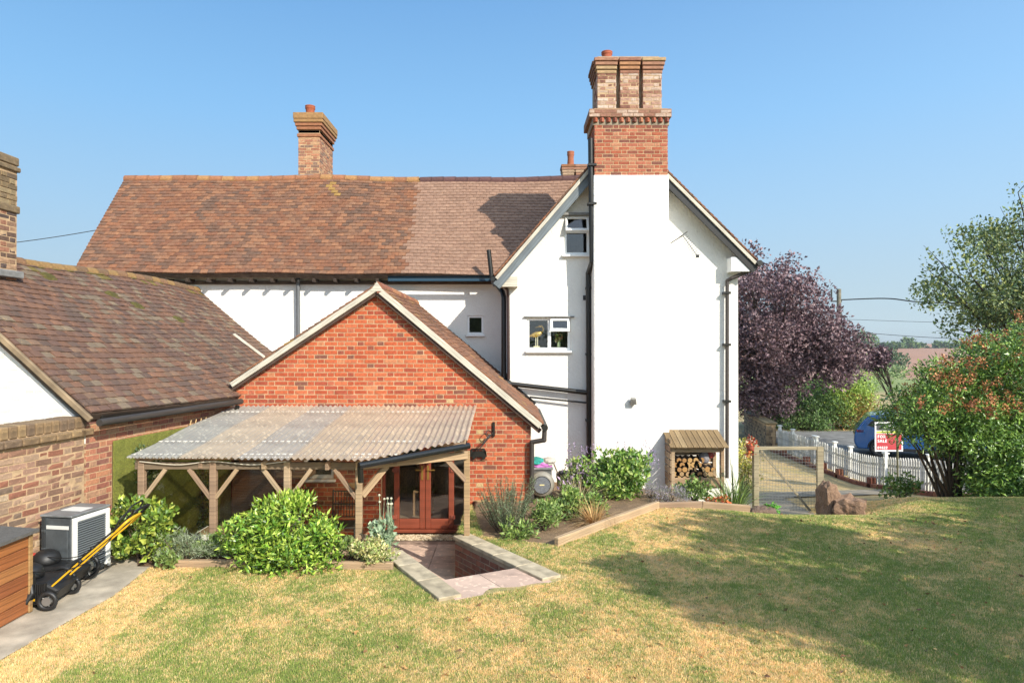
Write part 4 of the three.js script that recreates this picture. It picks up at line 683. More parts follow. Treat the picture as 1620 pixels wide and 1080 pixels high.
// ---------------------------------------------------------------- lean-to shelter
const M_TIMBER = ['#d0b088', '#c4a27c', '#d8ba94', '#b8987a'].map((c) => mat(c, { map: rep(T.wood, .7, 1.2), bump: T.woodB, bumpScale: .004, roughness: .85 })), tw = () => pick(M_TIMBER);
{
  const t = thing('patio_shelter', 'timber patio lean-to with grey corrugated plastic roof and clear screens', 'lean-to');
  const roofY = (d) => 2.18 - .107 * (11.55 - d), front = (x) => x < -1.78 ? lerp(8.36, 8.22, (x + 4.75) / 2.97) : lerp(8.22, 9.2, (x + 1.78) / 1.18), XL_ = -4.74, XR_ = -.60;
  const M_SHEET = [['#d2cec2', .5], ['#e2d0b6', .44], ['#d4ccbe', .48], ['#e2ccae', .44], ['#ead0b0', .44], ['#e2c8aa', .46]].map(([c, tr]) => new THREE.MeshPhysicalMaterial({ color: c, map: rep(T.weather, 1.1), roughness: .5, transmission: tr, thickness: 0 }));
  const N = 6, wS = (XR_ - XL_) / N, pitch = .0815, amp = .0145;
  for (let k = 0; k < N; k++) { // each corrugated sheet
    const x0 = XL_ + k * wS - (k ? .05 : 0), x1 = XL_ + (k + 1) * wS, nx = Math.round((x1 - x0) / (pitch / 6)), nd = 10, s = new Soup(), lift = (k % 2) * .006;
    // the back edge runs straight along the wall, the sheets slant a little left towards the front
    const q = (i, j) => { const x = lerp(x0, x1, i / nx), d = lerp(11.57, front(x), j / nd), sag = -.012 * Math.sin(Math.PI * j / nd * 3); return V(x + (XL_ - x > -.01 ? 0 : 0), roofY(d) + lift + sag + amp * Math.sin(x / pitch * 6.2832), -d); };
    for (let i = 0; i < nx; i++) for (let j = 0; j < nd; j++) { const a = q(i, j), b = q(i + 1, j), c = q(i + 1, j + 1), e = q(i, j + 1), U = (p) => [p.x, p.z]; s.tri(a, e, c, U(a), U(e), U(c)); s.tri(a, c, b, U(a), U(c), U(b)); }
    const g = s.geo(); part(t, 'corrugated_sheet', g, M_SHEET[k]);
  }
  const purl = [8.5, 9.15, 9.8, 10.45, 11.1];
  for (const d of purl) { let xr = XR_ - .02; if (d < 9.15) xr = lerp(-1.78, -.6, (d - 8.22) / .98) - .1; part(t, 'purlin', beam(V(XL_ + .05, roofY(d) - .045, -d), V(xr, roofY(d) - .045, -d), .045, .05), tw()); }
  { // pale foam fillers under every crest along the purlins
    const gs = []; const b = new THREE.BoxGeometry(.034, .016, .05); for (const d of [8.36, ...purl]) { let xr = d < 9.2 ? lerp(-1.78, -.6, clamp((d - 8.22) / .98, 0, 1)) : XR_; for (let k = Math.ceil(XL_ / pitch); k * pitch + pitch / 4 < xr; k++) gs.push(b.clone().translate(k * pitch + pitch / 4, roofY(d) - .002, -Math.max(d, front(k * pitch) + .04))); }
    part(t, 'foam_filler', join(gs), mat('#d9d4c8', { map: null, roughness: .9 }), 'stuff');
  }
  for (let k = 0; k < 6; k++) { const x = lerp(XL_ + .1, XR_ - .08, k / 5), f = front(x) + .1; part(t, 'rafter', beam(V(x, roofY(11.5) - .115, -11.5), V(x, roofY(f) - .115, -f), .05, .085), tw()); }
  const pd = 8.46, px_ = [225, 338, 455, 568].map((p) => P(p, 0, pd).x), yb = roofY(pd) - .17;
  part(t, 'front_beam', beam(V(XL_ + .08, yb + .04, -pd), V(px_[3] + .06, yb + .04, -pd), .06, .085), mat('#8f7a60', { map: rep(T.wood, .7, 1.2), roughness: .85 }));
  part(t, 'front_beam', beam(V(px_[3], yb + .04, -pd), V(-.62, yb + .03, -9.34), .07, .1), tw());
  for (const x of px_) {
    part(t, 'post', boxAt(x - .04, x + .04, LAWN - .02, yb + .1, -pd - .04, -pd + .04, .008), tw());
    for (const s of [-1, 1]) if (!(x < -4.5 && s < 0) && !(x > -2 && s > 0)) part(t, 'brace', beam(V(x + s * .03, yb - .36, -pd + .012), V(x + s * .3, yb + .0, -pd + .012), .04, .05), tw());
  }
  part(t, 'brace', beam(V(px_[3] + .03, yb - .34, -pd - .03), V(px_[3] + .3, yb, -pd - .24), .05, .08), tw());
  part(t, 'post', boxAt(-.66, -.58, LAWN + .036, yb + .08, -9.42, -9.34, .006), mat('#cdaa7c', { map: rep(T.wood, .7, 1.2), roughness: .8 })); part(t, 'brace', beam(V(-.64, yb - .32, -9.36), V(-.9, yb + .02, -9.16), .045, .07), tw());
  part(t, 'gutter', pipe([V(-1.84, roofY(8.3) - .07, -8.2), V(-.58, roofY(9.2) - .07, -9.19)], .042), mat('#1d1f20', { map: null, roughness: .25 })); part(t, 'gutter_outlet', pipe([V(-1.83, roofY(8.3) - .09, -8.23), V(-1.83, roofY(8.3) - .28, -8.27)], .035), M_BLACK);
  part(t, 'cable', hose([V(px_[0], yb + .1, -pd + .06), V(-4.1, yb + .06, -pd + .06), V(px_[1], yb + .1, -pd + .06), V(-3.2, yb + .06, -pd + .06), V(px_[2], yb + .1, -pd + .06)], .006), mat('#c9c0ac', { map: null }));
  const M_FILM = new THREE.MeshPhysicalMaterial({ color: '#eeeee6', roughness: .06, transmission: 1, thickness: 0, ior: 1.4 });
  for (let i = 0; i < 3; i++) part(t, 'clear_screen', new THREE.PlaneGeometry(px_[i + 1] - px_[i] - .1, yb - LAWN).translate((px_[i] + px_[i + 1]) / 2, (yb + LAWN) / 2, -pd - .02), M_FILM);
}
// ---------------------------------------------------------------- things under and around the shelter
{
  const c0 = V(-5.15, 0, -8.78), c1 = V(-4.77, 0, -11.52), u = c1.clone().sub(c0), L = u.length(); u.normalize(); const n = u.clone().cross(UP), mid = c0.clone().lerp(c1, .5);
  const on = (s, y, off) => c0.clone().addScaledVector(u, s).addScaledVector(n, off).setY(y);
  const t = thing('turf_panel', 'artificial grass panel fixed on the outbuilding side wall', 'panel'); part(t, 'backing_board', cbox(L, 1.9, .02, .003).applyMatrix4(basis(u.clone(), UP.clone(), n.clone(), V(mid.x, 1.03, mid.z).addScaledVector(n, .025))), mat('#a3a64a', { map: rep(T.turf, 3), bump: rep(T.turf, 3), bumpScale: .01, roughness: 1 }));
  const list = []; for (let i = 0; i < 26000; i++) list.push({ p: on(R() * L, .1 + R() * 1.87, .034), dir: n.clone().multiplyScalar(.7).add(rndDir()).normalize(), size: .014 + .01 * R() }); leaves(t, 'turf_pile', LEAF.needle, M_LEAF, list, ['#8f9a3c', '#7f8c34', '#a0a846', '#748230']);
  const pl = thing('wall_plaque', 'small pale slatted plaque on the artificial grass panel', 'plaque'); part(pl, 'board', cbox(.46, .24, .02, .004).applyMatrix4(basis(u.clone(), UP.clone(), n.clone(), on(1.12, 1.72, .075))), mat('#b7b0a4', { map: T.wood })); for (let k = 0; k < 6; k++) part(pl, 'slat', cbox(.045, .15, .012, .003).applyMatrix4(basis(u.clone(), UP.clone(), n.clone(), on(.93 + k * .076, 1.71, .094))), mat('#e2ded4', { map: T.wood }));
  const tr = thing('trellis', 'little cane trellis at the top of the artificial grass panel', 'trellis'); for (let k = 0; k < 7; k++) part(tr, 'cane', cyl(on(1.5 + k * .13, 1.86, .07), on(1.56 + k * .13, 2.08, .09), .008, .008, 6), mat('#c9a877', { map: null })); part(tr, 'cane', cyl(on(1.45, 1.95, .085), on(2.4, 1.95, .085), .008, .008, 6), mat('#c9a877', { map: null }));
  const cb = (s, y0, y1, r, lab, nn, pal) => { const g = thing('climbing_plant', lab, 'plant', 'climbers on the grass panel'), cl = []; for (let i = 0; i < 14; i++) cl.push({ c: on(s + (R() - .5) * r, lerp(y0, y1, R()), .12), r: V(.11, .13, .08) }); part(g, 'stems', limb(on(s, .05, .1), on(s, y1, .1), .012, .005, .05), M_TWIG); leaves(g, 'foliage', LEAF.oval, M_LEAF, inClumps(cl, nn, .055, .4, .2), pal); };
  cb(.55, .5, 1.85, .35, 'pale flowering climber at the outer end of the grass panel', 700, ['#4d6330', '#5f7038', '#c9c3a2', '#40552a', '#56692f']); cb(1.85, .2, 1.5, .25, 'dark climber at the inner end of the grass panel', 420, ['#37491f', '#45582a', '#5d6b34']);
  // green planter box with white rim, rolled mat, shed-like cupboard, chairs, slatted box, seen through the screens
  const g = thing('planter_box', 'green planter box with white rim behind the clear screens', 'planter'); part(g, 'box', boxAt(-4.22, -3.5, .35, .62, -9.5, -9.1, .01), mat('#4f8a2c', { map: T.grain })); part(g, 'rim', boxAt(-4.26, -3.46, .62, .69, -9.54, -9.06, .01), M_FRAME); part(g, 'stand', boxAt(-4.15, -3.57, .0, .35, -9.45, -9.15, .01), mat('#55504a')); part(g, 'soil', boxAt(-4.2, -3.52, .69, .71, -9.5, -9.1, .004), C_SOIL.isColor ? mat(C_SOIL) : M_BLACK);
  const rl = thing('rolled_mat', 'grey rolled mat leaning beside the green planter', 'mat'); part(rl, 'roll', cyl(V(-3.62, .5, -8.95), V(-2.95, .72, -9.5), .17, .17, 20), mat('#8d8880', { map: rep(T.grain, 4), roughness: .8 })); part(rl, 'strap', cyl(V(-3.38, .58, -9.147), V(-3.33, .595, -9.19), .175, .175, 20), mat('#cfc9ba', { map: null })); for (const x of [-3.5, -3.1]) part(rl, 'support', boxAt(x - .1, x + .1, 0, .42, -9.3, -9.1, .01), mat('#6a6055'));
  const ch = thing('carved_chair', 'dark arched timber chair back against the brick wall', 'chair'); part(ch, 'backrest', prism([[-.32, 0], [.32, 0], [.32, .62], [.22, .86], [0, .98], [-.22, .86], [-.32, .62]], .05, [], .01).rotateX(-.12).translate(-4.05, .55, -10.7), mat('#6d4a2c', { map: rep(T.wood, 2), bump: T.woodB, bumpScale: .006, roughness: .6 })); part(ch, 'seat', boxAt(-4.38, -3.72, .46, .53, -10.7, -10.15, .02), mat('#6d4a2c', { map: T.wood })); for (const [x, z] of [[-4.33, -10.65], [-3.77, -10.65], [-4.33, -10.2], [-3.77, -10.2]]) part(ch, 'leg', boxAt(x - .03, x + .03, 0, .46, z - .03, z + .03, .006), mat('#6d4a2c', { map: T.wood }));
  const fp = thing('potted_plant', 'red flowering pot plant between the chairs under the shelter', 'plant'); part(fp, 'pot', lathe([[0, 0], [.11, 0], [.15, .24], [.165, .25], [.165, .28], [.14, .28], [.12, .2], [0, .2]], 16).translate(-3.3, .42, -10.5), mat('#6d3b2c')); part(fp, 'stand', boxAt(-3.45, -3.15, 0, .42, -10.65, -10.35, .01), mat('#4a423a')); leaves(fp, 'foliage', LEAF.oval, M_LEAF, inClumps([{ c: V(-3.3, .85, -10.5), r: V(.24, .2, .2) }], 420, .07), ['#3f5528', '#4e6630', '#8f2f2a', '#a53d33', '#5d7038']);
  const M_IRON = mat('#33312e', { map: null, roughness: .5 });
  const chair = (x, d, lab) => { const c = thing('garden_chair', lab, 'chair', 'dark metal garden chairs under the shelter'); part(c, 'seat', boxAt(x - .24, x + .24, .42, .45, -d - .22, -d + .22, .006), M_IRON); for (const sx of [-.22, .22]) for (const sz of [-.2, .2]) part(c, 'leg', cyl(V(x + sx, 0, -d + sz), V(x + sx, sz < 0 ? .92 : .43, -d + sz - (sz < 0 ? .05 : 0)), .012, .012, 8), M_IRON); for (let k = 0; k < 9; k++) part(c, 'back_slat', cyl(V(x - .18 + k * .045, .5, -d - .22), V(x - .18 + k * .045, .9, -d - .25), .006, .006, 6), M_IRON); for (const y of [.5, .7, .9]) part(c, 'back_rail', cyl(V(x - .22, y, -d - .215 - (y - .5) * .08), V(x + .22, y, -d - .215 - (y - .5) * .08), .01, .01, 6), M_IRON); };
  chair(-2.62, 10.6, 'dark metal garden chair below the slatted shelf under the shelter'); chair(-3.15, 9.95, 'dark metal garden chair near the rolled mat');
  const sb = thing('slatted_shelf', 'pale slatted wooden shelf box hanging on the brick wall', 'shelf'); const sx0 = P(431, 0, 11.3).x, sx1 = P(492, 0, 11.3).x; part(sb, 'base', boxAt(sx0, sx1, 1.04, 1.07, -11.59, -11.2), tw()); part(sb, 'end_board', boxAt(sx0, sx0 + .025, 1.07, 1.2, -11.59, -11.2), tw()); part(sb, 'end_board', boxAt(sx1 - .025, sx1, 1.07, 1.2, -11.59, -11.2), tw()); part(sb, 'front_slat', boxAt(sx0 + .026, sx1 - .026, 1.15, 1.2, -11.22, -11.2), tw()); part(sb, 'back_slat', boxAt(sx0 + .026, sx1 - .026, 1.1, 1.2, -11.59, -11.57), tw());
  // camper van silhouette plaque hung from a scroll bracket
  const b = thing('wall_bracket', 'black scroll bracket on brick wall right of the doors', 'bracket'), bx = P(781, 0, 11.6).x; part(b, 'plate', boxAt(bx - .022, bx + .022, P(0, 690, 11.6).y, P(0, 667, 11.6).y, -11.59, -11.565, .008), M_BLACK); part(b, 'arm', beam(V(bx - .01, P(0, 684, 11.6).y, -11.56), V(P(759, 0, 11.4).x, P(0, 708, 11.4).y, -11.3), .016, .016), M_BLACK); part(b, 'scroll', hose([V(bx - .02, 1.72, -11.55), V(bx - .09, 1.78, -11.5), V(bx - .13, 1.72, -11.46), V(bx - .09, 1.66, -11.48), V(bx - .06, 1.71, -11.5), V(bx - .14, 1.62, -11.42), V(bx - .2, 1.52, -11.35)], .008, 40), M_BLACK);
  const v = thing('van_plaque', 'black metal cut-out plaque shaped like a camper van', 'plaque'), vx0 = P(744, 0, 11.5).x, vx1 = P(770, 0, 11.5).x, vw = vx1 - vx0, vy = P(0, 728, 11.5).y, wins = []; for (let k = 0; k < 4; k++) wins.push(rect(.03 + k * .058, .075 + k * .058, .125, .155)); part(v, 'body', prism([[0, .03], [vw, .03], [vw - .015, .13], [vw - .04, .175], [.02, .175], [0, .15]], .008, wins).translate(vx0, vy + .02, -11.56), M_BLACK); for (const x of [.06, vw - .05]) part(v, 'wheel', new THREE.CylinderGeometry(.03, .03, .012, 16).rotateX(Math.PI / 2).translate(vx0 + x, vy + .045, -11.554), M_BLACK); part(v, 'ground_bar', boxAt(vx0 - .01, vx1, vy + .0, vy + .012, -11.56, -11.55, .002), M_BLACK);
}
// ---------------------------------------------------------------- left corner: heat pump, mowers, timber store
{
  const t = thing('heat_pump', 'grey air source heat pump with louvred white-framed front by the garden wall', 'heat pump');
  const g = new THREE.Group(); // local axes: x away from the wall (front), z along the wall towards the camera
  const M_G = mat('#5b6164', { map: T.grain, roughness: .5 }), M_W = mat('#d5d5cf', { map: null, roughness: .4 }), M_D = mat('#2f3335', { map: null, roughness: .6 });
  const o = V(-5.16, LAWN + .02, -7.84), ux = V(.987, 0, .16), uz = V(-.16, 0, .987), L = (name, geo, m) => part(t, name, geo.applyMatrix4(basis(ux.clone(), UP.clone(), uz.clone(), o)), m);
  const w = .54, d = .36, h = .72; // length along z, depth along x
  L('cabinet', boxAt(0, d, .06, h, -w / 2, w / 2, .012), M_G); L('lid', boxAt(-.02, d + .02, h, h + .025, -w / 2 - .02, w / 2 + .02, .008), mat('#8d9090', { roughness: .45 })); L('lid_label', boxAt(.05, d - .05, h + .025, h + .028, -.1, .08, .001), M_W);
  for (const z of [-w / 2 + .03, w / 2 - .03]) L('front_frame', boxAt(d + .001, d + .03, .06, h - .01, z - .03, z + .03, .005), M_W); L('front_frame', boxAt(d + .001, d + .03, h - .06, h - .01, -w / 2 + .06, w / 2 - .06, .005), M_W); L('grille_back', boxAt(d + .001, d + .008, .09, h - .06, -w / 2 + .06, w / 2 - .06, .001), M_D);
  for (let k = 0; k < 22; k++) { const y = .1 + k * .0258; L('louvre', boxAt(d + .009, d + .026, y, y + .014, -w / 2 + .06, w / 2 - .06, .002), mat('#666c6f', { map: null, roughness: .45 })); }
  L('side_panel', boxAt(.05, d - .04, .1, h - .1, w / 2 + .001, w / 2 + .012, .006), M_G); L('side_strip', boxAt(.06, d - .02, h - .13, h - .09, w / 2 + .012, w / 2 + .016, .002), M_W); for (const y of [.15, .35, .55]) L('hinge', boxAt(-.002, .05, y, y + .03, w / 2 + .001, w / 2 + .022, .004), M_G); L('side_post', boxAt(-.005, .045, .06, h, w / 2 + .001, w / 2 + .014, .006), M_D); for (const z of [-.2, .2]) L('foot', boxAt(.02, d - .02, .0, .06, z - .05, z + .05, .006), M_D); L('pipe', pipe([V(d - .02, .02, -w / 2 - .04), V(d - .02, .45, -w / 2 - .04)], .02), M_W);
}
{
  const Y = mat('#d3a21c', { map: null, roughness: .4 }), K = mat('#262626', { map: T.grain, roughness: .5 }), S = mat('#8f8f8c', { map: null, metalness: .7, roughness: .4 });
  function mower(label, foot, turn, yellow, wheelR) { // local: +x towards the handle, y up
    const t = thing('lawn_mower', label, 'lawn mower'), M4 = new THREE.Matrix4().makeRotationY(turn).scale(V(.88, .88, .88)).setPosition(foot), L = (n, g, m) => part(t, n, g.applyMatrix4(M4), m), L2 = (pr, n, g, m) => part(pr, n, g.applyMatrix4(M4), m);
    L('deck', prism([[-.36, .1], [.30, .1], [.36, .2], [.24, .27], [-.24, .27], [-.38, .2]], .36, [], .03).translate(0, 0, -.18), K);
    L('deck_skirt', boxAt(-.3, .32, .06, .1, -.225, .225, .02), K); if (yellow) L('yellow_trim', boxAt(-.1, .3, .1, .125, .2, .232, .006), Y); L('engine', lathe([[0, 0], [.15, 0], [.16, .06], [.14, .13], [.08, .17], [0, .17]], 20).translate(-.04, .28, 0), K); L('engine_cowl', boxAt(-.16, .06, .3, .4, -.12, .12, .03), K); L('fuel_cap', new THREE.CylinderGeometry(.03, .03, .03, 12).translate(-.16, .42, .06), mat('#b03a2a', { map: null })); L('exhaust', boxAt(-.22, -.17, .28, .36, -.1, .02, .01), S);
    for (const [x, z, r] of [[-.3, .25, .1], [-.3, -.25, .1], [.3, .26, wheelR], [.3, -.26, wheelR]]) { const wl = L('wheel', new THREE.TorusGeometry(r - .025, .027, 8, 22).translate(x, r, z), K); L2(wl, 'hub', new THREE.CylinderGeometry(r * .45, r * .45, .05, 14).rotateX(Math.PI / 2)  .translate(x, r, z), S); for (let a = 0; a < 5; a++) L2(wl, 'spoke', cyl(V(x, r, z), V(x + Math.cos(a * 1.256) * (r - .03), r + Math.sin(a * 1.256) * (r - .03), z), .008, .008, 6), S); }
    const hm = yellow ? Y : K, e = V(1.0, .88, 0), b = V(.3, .24, 0);
    for (const z of [-.19, .19]) { L('handle_tube', pipe([V(b.x, b.y, z), V(.62, .53, z), V(1.0, .85, z * 1.02)], .011), hm); L('handle_knob', new THREE.SphereGeometry(.022, 10, 8).translate(.62, .53, z * 1.12), K); }
    L('handle_bar', hose([V(1.0, .85, -.19), V(1.1, .95, -.185), V(1.12, .97, -.1), V(1.12, .97, .1), V(1.1, .95, .185), V(1.0, .85, .19)], .016, 24, 8), hm); L('bail_lever', hose([V(.96, .86, -.17), V(1.04, 1.0, -.16), V(1.06, 1.03, 0), V(1.04, 1.0, .16), V(.96, .86, .17)], .01, 24, 6), K); L('cable', hose([V(1.0, .86, .16), V(.75, .55, .22), V(.4, .42, .2), V(.0, .4, .1)], .006), K);
    if (yellow) { const bag = L('engine_cover', prism([[-.17, 0], [.15, .0], [.2, .1], [.14, .3], [-.12, .32], [-.21, .18]], .06, [], .02).rotateX(-.35).translate(-.04, .1, .27), K); L2(bag, 'label_sticker', boxAt(-.1, .05, -.045, .045, 0, .003, .001).rotateX(-.35).translate(-.04, .29, .285), mat('#e4e4e0', { map: null })); for (let k = 0; k < 5; k++) L2(bag, 'vent_rib', boxAt(.17 + k * .022, .18 + k * .022, .1, .3, .2, .26, .002), K); }
    return t;
  }
  mower('yellow and black lawn mower with tall yellow handle on the concrete path', V(-4.88, LAWN + .015, -6.95), .12, true, .11);
  mower('black lawn mower with black handle beside the heat pump', V(-5.02, LAWN + .015, -7.42), .06, false, .17);
}
{
  const t = thing('timber_store', 'brown boarded timber store box with grey felt lid', 'storage box'), x1 = -4.74, zf = -4.6, zb = -6.72, y0 = LAWN + .02, y1 = 1.36, M_B = ['#b8703f', '#c07a44', '#ac663c', '#c6854e'].map((c) => mat(c, { map: rep(T.wood, .6, 1.2), bump: T.woodB, bumpScale: .003, roughness: .6 }));
  part(t, 'frame', boxAt(-5.6, x1 - .02, y0, y1 - .01, zb + .02, zf, .004), mat('#5c3a24'));
  const n = 6, h = (y1 - y0) / n; for (let k = 0; k < n; k++) { const a = part(t, 'plank', boxAt(x1 - .02, x1, y0 + k * h + .003, y0 + (k + 1) * h - .003, zb, zf, .006), M_B[k % 4]); part(t, 'plank', boxAt(-5.6, x1 - .021, y0 + k * h + .003, y0 + (k + 1) * h - .003, zb - .001, zb + .02, .006), M_B[(k + 2) % 4]); }
  part(t, 'corner_post', boxAt(x1 - .001, x1 + .018, y0, y1, zb - .02, zb + .03, .004), mat('#c39a63', { map: T.wood }));
  part(t, 'felt_lid', prism([[-5.7, 0], [x1 + .05, 0], [x1 + .05, .03], [-5.7, .1]], 2.25).translate(0, y1, zb - .06), mat('#6f6c66', { map: rep(T.grain, 4), bump: T.grainB, bumpScale: .004, roughness: 1 }));
}
// ---------------------------------------------------------------- by the gable: bins, tools, wood store
{
  const d = 11.9, y = .5, x0 = P(842, 0, d).x, x1 = P(873, 0, d).x, t = thing('storage_bin', 'grey bin cupboard standing by the white gable wall', 'bin'); part(t, 'body', boxAt(x0, x1, y, y + .54, -d - .3, -d, .02), mat('#7d7c78', { roughness: .6 })); part(t, 'lid', boxAt(x0 - .02, x1 + .02, y + .54, y + .58, -d - .33, -d + .03, .015), mat('#8f8e8a', { roughness: .6 })); part(t, 'panel_groove', boxAt(x1 - .1, x1 - .09, y + .02, y + .5, -d, -d + .004, .001), mat('#5a5956'));
  const r = thing('hose_reel', 'round beige wall hose reel in front of the grey bin', 'hose reel'), cx = P(857, 0, d - .1).x, cy = P(0, 765, d - .1).y; part(r, 'casing', lathe([[0, 0], [.18, 0], [.215, .03], [.22, .1], [.2, .15], [.15, .17], [0, .17]], 32).rotateX(Math.PI / 2).translate(cx, cy, -d + .02), mat('#a59f90', { map: T.grain, roughness: .5 })); part(r, 'drum_face', new THREE.CylinderGeometry(.14, .14, .02, 32).rotateX(Math.PI / 2).translate(cx, cy, -d + .195), mat('#83868a', { map: T.grain, roughness: .5 })); part(r, 'groove_ring', new THREE.TorusGeometry(.145, .008, 6, 40).translate(cx, cy, -d + .2), M_BLACK); part(r, 'badge', boxAt(cx - .04, cx + .04, cy - .008, cy + .012, -d + .205, -d + .208, .001), mat('#d8c98f', { map: null })); part(r, 'hose_tail', hose([V(cx - .2, cy - .02, -d + .1), V(cx - .24, cy - .16, -d + .12), V(cx - .1, cy - .24, -d + .14), V(cx - .06, cy - .2, -d + .15)], .012), M_BLACK);
  for (const [lab, c, xx, yy, sx] of [['crumpled teal cloth on top of the grey bin', '#2f8f84', x0 + .1, 1.2, .15], ['pink folded cushion on top of the grey bin', '#b56fae', (x0 + x1) / 2, 1.14, .18], ['pale rumpled cloth on top of the grey bin', '#b5ada0', x1 - .06, 1.2, .14]]) { const c_ = thing('cloth_bundle', lab, 'cloth'), g = new THREE.IcosahedronGeometry(1, 4), p = g.attributes.position; for (let i = 0; i < p.count; i++) { const k = 1 + .5 * (fbm(p.getX(i) * 2 + xx * 9, p.getY(i) * 2 + p.getZ(i) * 2, 3) - .5); p.setXYZ(i, p.getX(i) * k, p.getY(i) * k, p.getZ(i) * k); } g.computeVertexNormals(); part(c_, 'cloth', g.scale(sx, .07, .14).translate(xx, yy - .03, -d - .14), mat(c, { map: null, roughness: .95 })); }
  const tool = (name, lab, p, q, head, m) => { const g = thing(name, lab, 'garden tool', 'tools leaning on the gable'); part(g, 'shaft', cyl(p, q, .014, .014, 8), m); part(g, 'head', head, M_BLACK); };
  tool('broom', 'long handled broom leaning left of the folding trolley', V(P(884, 0, 14.2).x, .5, -14.2), P(876, 733, 14.5), boxAt(.92, 1.06, .45, .56, -14.25, -14.15, .01), mat('#7a6a52'));
  tool('spade', 'black handled spade against the shaded white wall', V(P(910, 0, 14.4).x, .28, -14.4), P(911, 745, 14.52), boxAt(1.29, 1.41, .55, .68, -14.54, -14.51, .01), M_BLACK); tool('rake', 'thin wooden rake leaning beside the soil pipe', V(P(920, 0, 14.3).x, .5, -14.2), P(926, 735, 14.5), boxAt(1.38, 1.56, .45, .5, -14.25, -14.2, .01), mat('#8a7a60'));
  const tr = thing('folding_trolley', 'black folding trolley with wheels against the gable wall', 'trolley'), tx = P(893, 0, 12.9).x; for (const s of [-.055, .055]) part(tr, 'frame_tube', pipe([V(tx + s, .7, -12.9), V(tx + s, P(0, 745, 13).y, -13.05)], .01), M_BLACK); part(tr, 'top_bar', cyl(V(tx - .055, P(0, 745, 13).y, -13.05), V(tx + .055, P(0, 745, 13).y, -13.05), .01, .01, 8), M_BLACK); part(tr, 'body', boxAt(tx - .12, tx + .12, .55, .84, -13.0, -12.85, .03), M_BLACK); for (const s of [-.12, .12]) part(tr, 'wheel', new THREE.TorusGeometry(.075, .022, 8, 20).rotateY(Math.PI / 2).translate(tx + s, .66, -12.84), M_BLACK); part(tr, 'toe_plate', boxAt(tx - .14, tx + .14, .565, .585, -12.95, -12.68, .004), mat('#c0a23a', { map: null }));
}
{
  const d = 13.5, x0 = P(1062, 0, d).x, x1 = P(1146, 0, d).x, y0 = .29, yt = P(0, 708, d).y, t = thing('wood_store', 'open fronted timber log store with slatted roof against white wall', 'wood store'), zf = -d, zb = -14.1;
  for (const x of [x0, x1 - .07]) for (const z of [zf - .07, zb]) part(t, 'post', boxAt(x, x + .07, y0, yt + (z < -13.9 ? .2 : 0), z, z + .07, .006), tw());
  part(t, 'top_rail', boxAt(x0 + .071, x1 - .071, yt - .09, yt - .01, zf - .05, zf - .01, .005), tw()); part(t, 'bottom_board', boxAt(x0 + .071, x1 - .071, y0 + .12, y0 + .3, zf - .05, zf - .02, .005), tw()); part(t, 'floor', boxAt(x0 + .02, x1 - .02, y0 + .08, y0 + .11, zb + .08, zf - .08, .004), tw());
  for (let k = 0; k < 7; k++) part(t, 'side_slat', boxAt(x0 - .018, x0 - .001, y0 + .1 + k * .14, y0 + .22 + k * .14, zb, zf, .004), tw()); for (let k = 0; k < 7; k++) part(t, 'back_slat', boxAt(x0 + .071, x1 - .071, y0 + .1 + k * .14, y0 + .22 + k * .14, zb + .0, zb + .018, .004), tw());
  const n = 10, ra = V(0, yt + .02, zf + .12), rb = V(0, P(0, 681, 14).y, zb - .02); for (let k = 0; k < n; k++) { const x = lerp(x0 - .05, x1 + .06, (k + .5) / n); part(t, 'roof_slat', beam(V(x, ra.y, ra.z), V(x, rb.y, rb.z), (x1 - x0 + .11) / n - .008, .022, .004), mat(pick(['#a98d63', '#9b8058', '#b59a70']), { map: rep(T.wood, 1), bump: T.woodB, bumpScale: .004 })); }
  let k = 0; const bm = ['#5c4a3a', '#6b5542', '#4d3f33'].map((c) => mat(c, { map: T.wood, bump: T.woodB, bumpScale: .008 })), em = ['#c99a5c', '#d6ab6c', '#b98a52', '#c4a070'].map((c) => mat(c, { map: rep(T.grain, 4) }));
  for (let row = 0; row < 6; row++) for (let i = 0; i < 8; i++) {
    if (row > 3 && i > 4) continue; const r = rr(.045, .06), x = x0 + .13 + i * .115 + (row % 2) * .05 + rr(-.01, .01), y = y0 + .17 + row * .092; if (x > x1 - .13) continue;
    const lg = thing('split_log', 'split log stacked in the timber store', 'log', 'logs in the wood store'), sec = pick([[.2, 3.4], [0, 6.283], [1.2, 4.4], [2.6, 4.0]]), zz = zf - .1 - rr(0, .05), shape = new THREE.CylinderGeometry(r, r, .36, 9, 1, false, sec[0], sec[1]).rotateX(Math.PI / 2).translate(x, y, zz - .18); part(lg, 'bark', shape, pick(bm));
    const pts = [[0, 0]]; for (let a = 0; a <= 8; a++) { const q = sec[0] + sec[1] * a / 8; pts.push([Math.sin(q) * r * .96, -Math.cos(q) * r * .96]); } part(lg, 'cut_face', prism(pts, .004).translate(x, y, zz + .001), pick(em));
  }
  for (const [lab, c, x, y, s] of [['striped grey and white bag on the stacked logs', '#8f8d92', x0 + .72, y0 + .68, [.11, .14, .1]], ['red and white bag at the top of the log store', '#a8443a', x1 - .2, y0 + .74, [.09, .09, .1]], ['dark bag lying on the stacked logs', '#2c2b2c', x0 + .55, y0 + .8, [.14, .06, .1]]]) { const b = thing('fuel_bag', lab, 'bag'), g = new THREE.IcosahedronGeometry(1, 4), p = g.attributes.position; for (let i = 0; i < p.count; i++) { const q = 1 + .4 * (fbm(p.getX(i) * 2 + x * 7, p.getY(i) * 2 + p.getZ(i), 3) - .5); p.setXYZ(i, p.getX(i) * q, p.getY(i) * q, p.getZ(i) * q); } g.computeVertexNormals(); part(b, 'bag', g.scale(...s).translate(x, y, zf - .24), mat(c, { map: rep(T.weather, 3), roughness: .5 })); }
}
